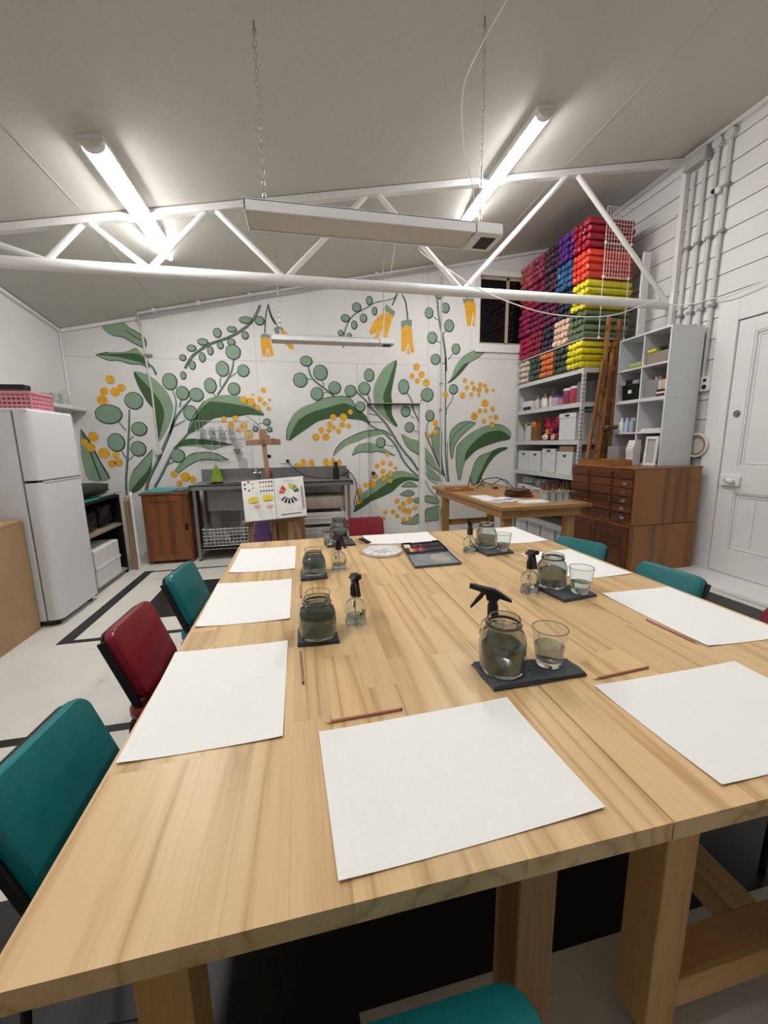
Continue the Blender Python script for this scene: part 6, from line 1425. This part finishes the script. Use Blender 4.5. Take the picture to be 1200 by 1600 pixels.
o = put('black_tub', 'black tub with a grey cut-out lid in the second row of cubes', 'tub', (4.10, yf-.02, cz[2])); MB().prism([(-.12, 0), (.10, 0), (.12, .19), (-.13, .19)], -.12, .12, 'Y').ob('tub_body', BLK, o, bevel=.01); MB().box((-.145, -.135, .18), (.135, .135, .225)).ob('lid', mat('tub_lid_grey', '#8a8d92', rough=.4), o, bevel=.01); box((-.148, -.05, .185), (-.144, .05, .24)).ob('handle', BLK, o); box((-.132, -.03, .08), (-.128, .02, .12)).ob('label', mat('label_white', '#d8d8d4'), o)
o = put('clear_folder_box', 'clear file box with pink folders in the second row of cubes', 'file box', (4.15, yn+.055, cz[2])); MB().box((-.15, -.10, 0), (.15, .10, .20)).ob('box_body', mat('clear_plastic', '#c3c5c6', rough=.2, trans=.6), o, bevel=.006)
for i, h_ in enumerate(('#b8687a', '#c9c3c6', '#8a4a5c')): box((-.12, -.09+i*.06, .005), (.10, -.075+i*.06, .23)).ob('folder', mat('folder'+h_, h_), o)
o = put('book_pile', 'small pile of books in the second row of cubes near the door', 'books', (4.05, yn-.108, cz[2])); 
for i, (h_, z0) in enumerate((('#5a2a24', 0), ('#d8d4ca', .03), ('#2a2a2a', .05))): box((-.09, -.05, z0), (.10, .05, z0+.026)).ob('book', mat('book'+h_, h_), o)
for i, h_ in enumerate(('#c9b492', '#b8b4aa')): MB().bar((-.06, -.03+i*.05, .077), (-.05, -.02+i*.05, .18), .03, .06).ob('booklet', mat('bk'+h_, h_), o)
o = put('bottle_cluster', 'clear bag of blue and white bottles in the third row of cubes', 'bag', (4.08, yf+.02, cz[1])); 
for i, h_ in enumerate(('#8fa2b5', '#dcdcdc', '#a9b4bc', '#6f86a2', '#e2dfda')): MB().lathe([(.0005, 0), (.032, 0), (.032, .12), (.014, .15), (.014, .18), (.0005, .18)], (-.06+(i % 2)*.07, -.07+i*.04, 0), 10).ob('small_bottle', mat('sb'+h_, h_, rough=.3), o, smooth=True)
o = put('wood_offcuts', 'tan wooden offcuts leaning in the third row of cubes', 'wood pieces', (4.03, yf-.11, cz[1]))
for i in range(3): MB().bar((0, -.01+i*.02, .006), (.02, -.04+i*.015, .22), .03, .02).ob('offcut', wood('offcut', '#a9805a', '#7a5636', 'Z'), o)
o = put('paper_stack', 'stack of white papers in the third row of cubes near the door', 'paper', (4.14, yn, cz[1])); 
for i in range(5): box((-.17+.01*i, -.14+.005*i, .008*i), (.14, .145-.006*(i % 3), .008*i+.006)).ob('sheet', mat('page_white', '#e3e1e4'), o)
o = put('wooden_crate', 'small orange-brown wooden box in the lowest cube', 'box', (4.05, yf+.03, cz[0])); MB().box((-.08, -.11, 0), (.12, .11, .16)).ob('box_body', wood('crate_oak', '#a8702f', '#7a4d1c', 'Y'), o, bevel=.003); box((-.082, -.05, .11), (-.08, .05, .13)).ob('hand_slot', mat('slot_pale', '#d9c9a8'), o)
o = put('booklet_row', 'row of slim pale booklets beside the wooden box in the lowest cube', 'booklets', (4.06, yf-.13, cz[0]))
for i, h_ in enumerate(('#d8c8c4', '#e4e2de', '#9a8a86')): box((-.10, -.02+i*.016, 0), (.12, -.008+i*.016, .21)).ob('booklet', mat('bl'+h_, h_), o)
o = put('magazine_file', 'white cut-away magazine file on the plan cabinet in front of the cubes', 'file', (3.88, 4.03, CZ+.001)); MB().prism([(-.05, 0), (.06, 0), (.06, .29), (-.02, .29), (-.055, .18), (-.045, .10)], -.05, .05, 'Y').ob('file_body', mat('file_white', '#dad9d6', rough=.6), o, bevel=.002)
for i in range(5): MB().box((-.056, -.04, .06+i*.04), (-.0555, .04, .064+i*.04)).ob('printed_line', mat('print_grey', '#a9a9a9'), o)
o = put('grey_offcut', 'thin grey board leaning in the lowest cube behind the white frame', 'board', (4.02, 3.93, CZ+.02)); box((-.005, -.07, 0), (.01, .07, .30)).ob('panel_body', mat('panel_greybrown', '#8d8680'), o)
o = put('picture_frame', 'white picture frame standing in front of the lowest cube', 'picture frame', (3.925, 3.83, CZ+.001)); o.rotation_euler = (0, math.radians(4), 0)
for a, b in (((-.08, 0), (-.055, .33)), ((.055, 0), (.08, .33)), ((-.055, 0), (.055, .03)), ((-.055, .30), (.055, .33))): box((-.015, a[0], a[1]), (.005, b[0], b[1])).ob('frame_side', mat('frame_white', '#e2e1de'), o, bevel=.002)
box((0, -.055, .03), (.003, .055, .30)).ob('canvas', mat('canvas_grey', '#a9a6a2'), o)
o = put('wooden_tray', 'shallow honey coloured wooden tray on the plan cabinet', 'tray', (3.62, 4.19, CZ+.001)); TRW = wood('tray_oak', '#a06a2e', '#7a4b1c', 'Y', rough=.4)
MB().box((-.15, -.28, 0), (.15, .22, .008)).ob('tray_base', TRW, o)
for a, b in (((-.15, -.28), (-.138, .22)), ((.138, -.28), (.15, .22)), ((-.138, -.28), (.138, -.268)), ((-.138, .208), (.138, .22))): box((a[0], a[1], .008), (b[0], b[1], .07)).ob('tray_side', TRW, o)
tag(box((3.80, 4.16, CZ+.001), (3.93, 4.34, CZ+.22)).ob('clear_container', mat('clear_plastic', '#c3c5c6', rough=.2, trans=.6), bevel=.006), 'clear plastic container behind the wooden tray', 'container')
o = put('hoop', 'round white embroidery hoop hanging behind the cube shelf', 'hoop', (4.395, 3.70, 1.42)); MB().tube([(0, .125*math.cos(a), .125*math.sin(a)) for a in [2*PI*i/32 for i in range(32)]], .013, 8, closed=True).ob('ring', mat('hoop_white', '#dcd8d0'), o, smooth=True); MB().tube([(.005, .10*math.cos(a), .10*math.sin(a)) for a in [2*PI*i/32 for i in range(32)]], .012, 8, closed=True).ob('inner_ring', mat('hoop_tan', '#8a7a62'), o, smooth=True); cyl((.015, 0, 0), (.02, 0, 0), .09, 24).ob('cloth', mat('hoop_cloth', '#c9c4bb'), o)

# folded wooden easels between shelving and cube shelf
EW = wood('folded_easel', '#9a6a3a', '#6a4320', 'Z', rough=.55)
e1 = thing('folded_easel', 'tall folded wooden easel standing in the gap behind the cube shelf', 'easel', (3.90, 4.49, CZ+.001))
for x0, x1_, h1 in ((-.13, -.10, 1.79), (.05, .06, 1.77)):
    MB().bar((x0, 0, 0), (x1_, 0, h1), .035, .045, (0, 1, 0)).ob('post', EW, e1, bevel=.002)
for z in (.10, .38, .80, 1.18, 1.66): MB().bar((-.15, -.012, z), (.09, -.012, z), .02, .055).ob('crossbar', EW, e1, bevel=.002)
MB().bar((-.03, 0, .1), (-.02, 0, 1.50), .014, .05, (0, 1, 0)).ob('slotted_mast', EW, e1)
for z in (.45, .66, .95, 1.25): MB().box((-.085, -.006, z), (-.06, .004, z+.14)).ob('slot', DARKS, e1)
e2 = thing('folded_easel', 'shorter folded wooden easel in front of the tall one, feet by the wooden tray', 'easel', (3.70, 4.44, CZ+.001))
for x0, x1_, h in ((-.11, .04, 1.28), (.04, .16, 1.36)): MB().bar((x0, 0, 0), (x1_, .01, h), .03, .04, (0, 1, 0)).ob('leg', EW, e2, bevel=.002)
for z in (.16, .36, .62, .90): MB().bar((-.12+.12*z, -.004, z), (.07+.09*z, -.004, z), .02, .045).ob('crossbar', EW, e2, bevel=.002)
MB().box((.06, -.10, .43), (.22, -.01, .455)).ob('ledge', mat('ledge_dark', '#4a3a28'), e2); MB().box((.10, -.09, .455), (.24, -.02, .48)).ob('ledge_clamp', mat('ledge_olive', '#6a5c3a'), e2)
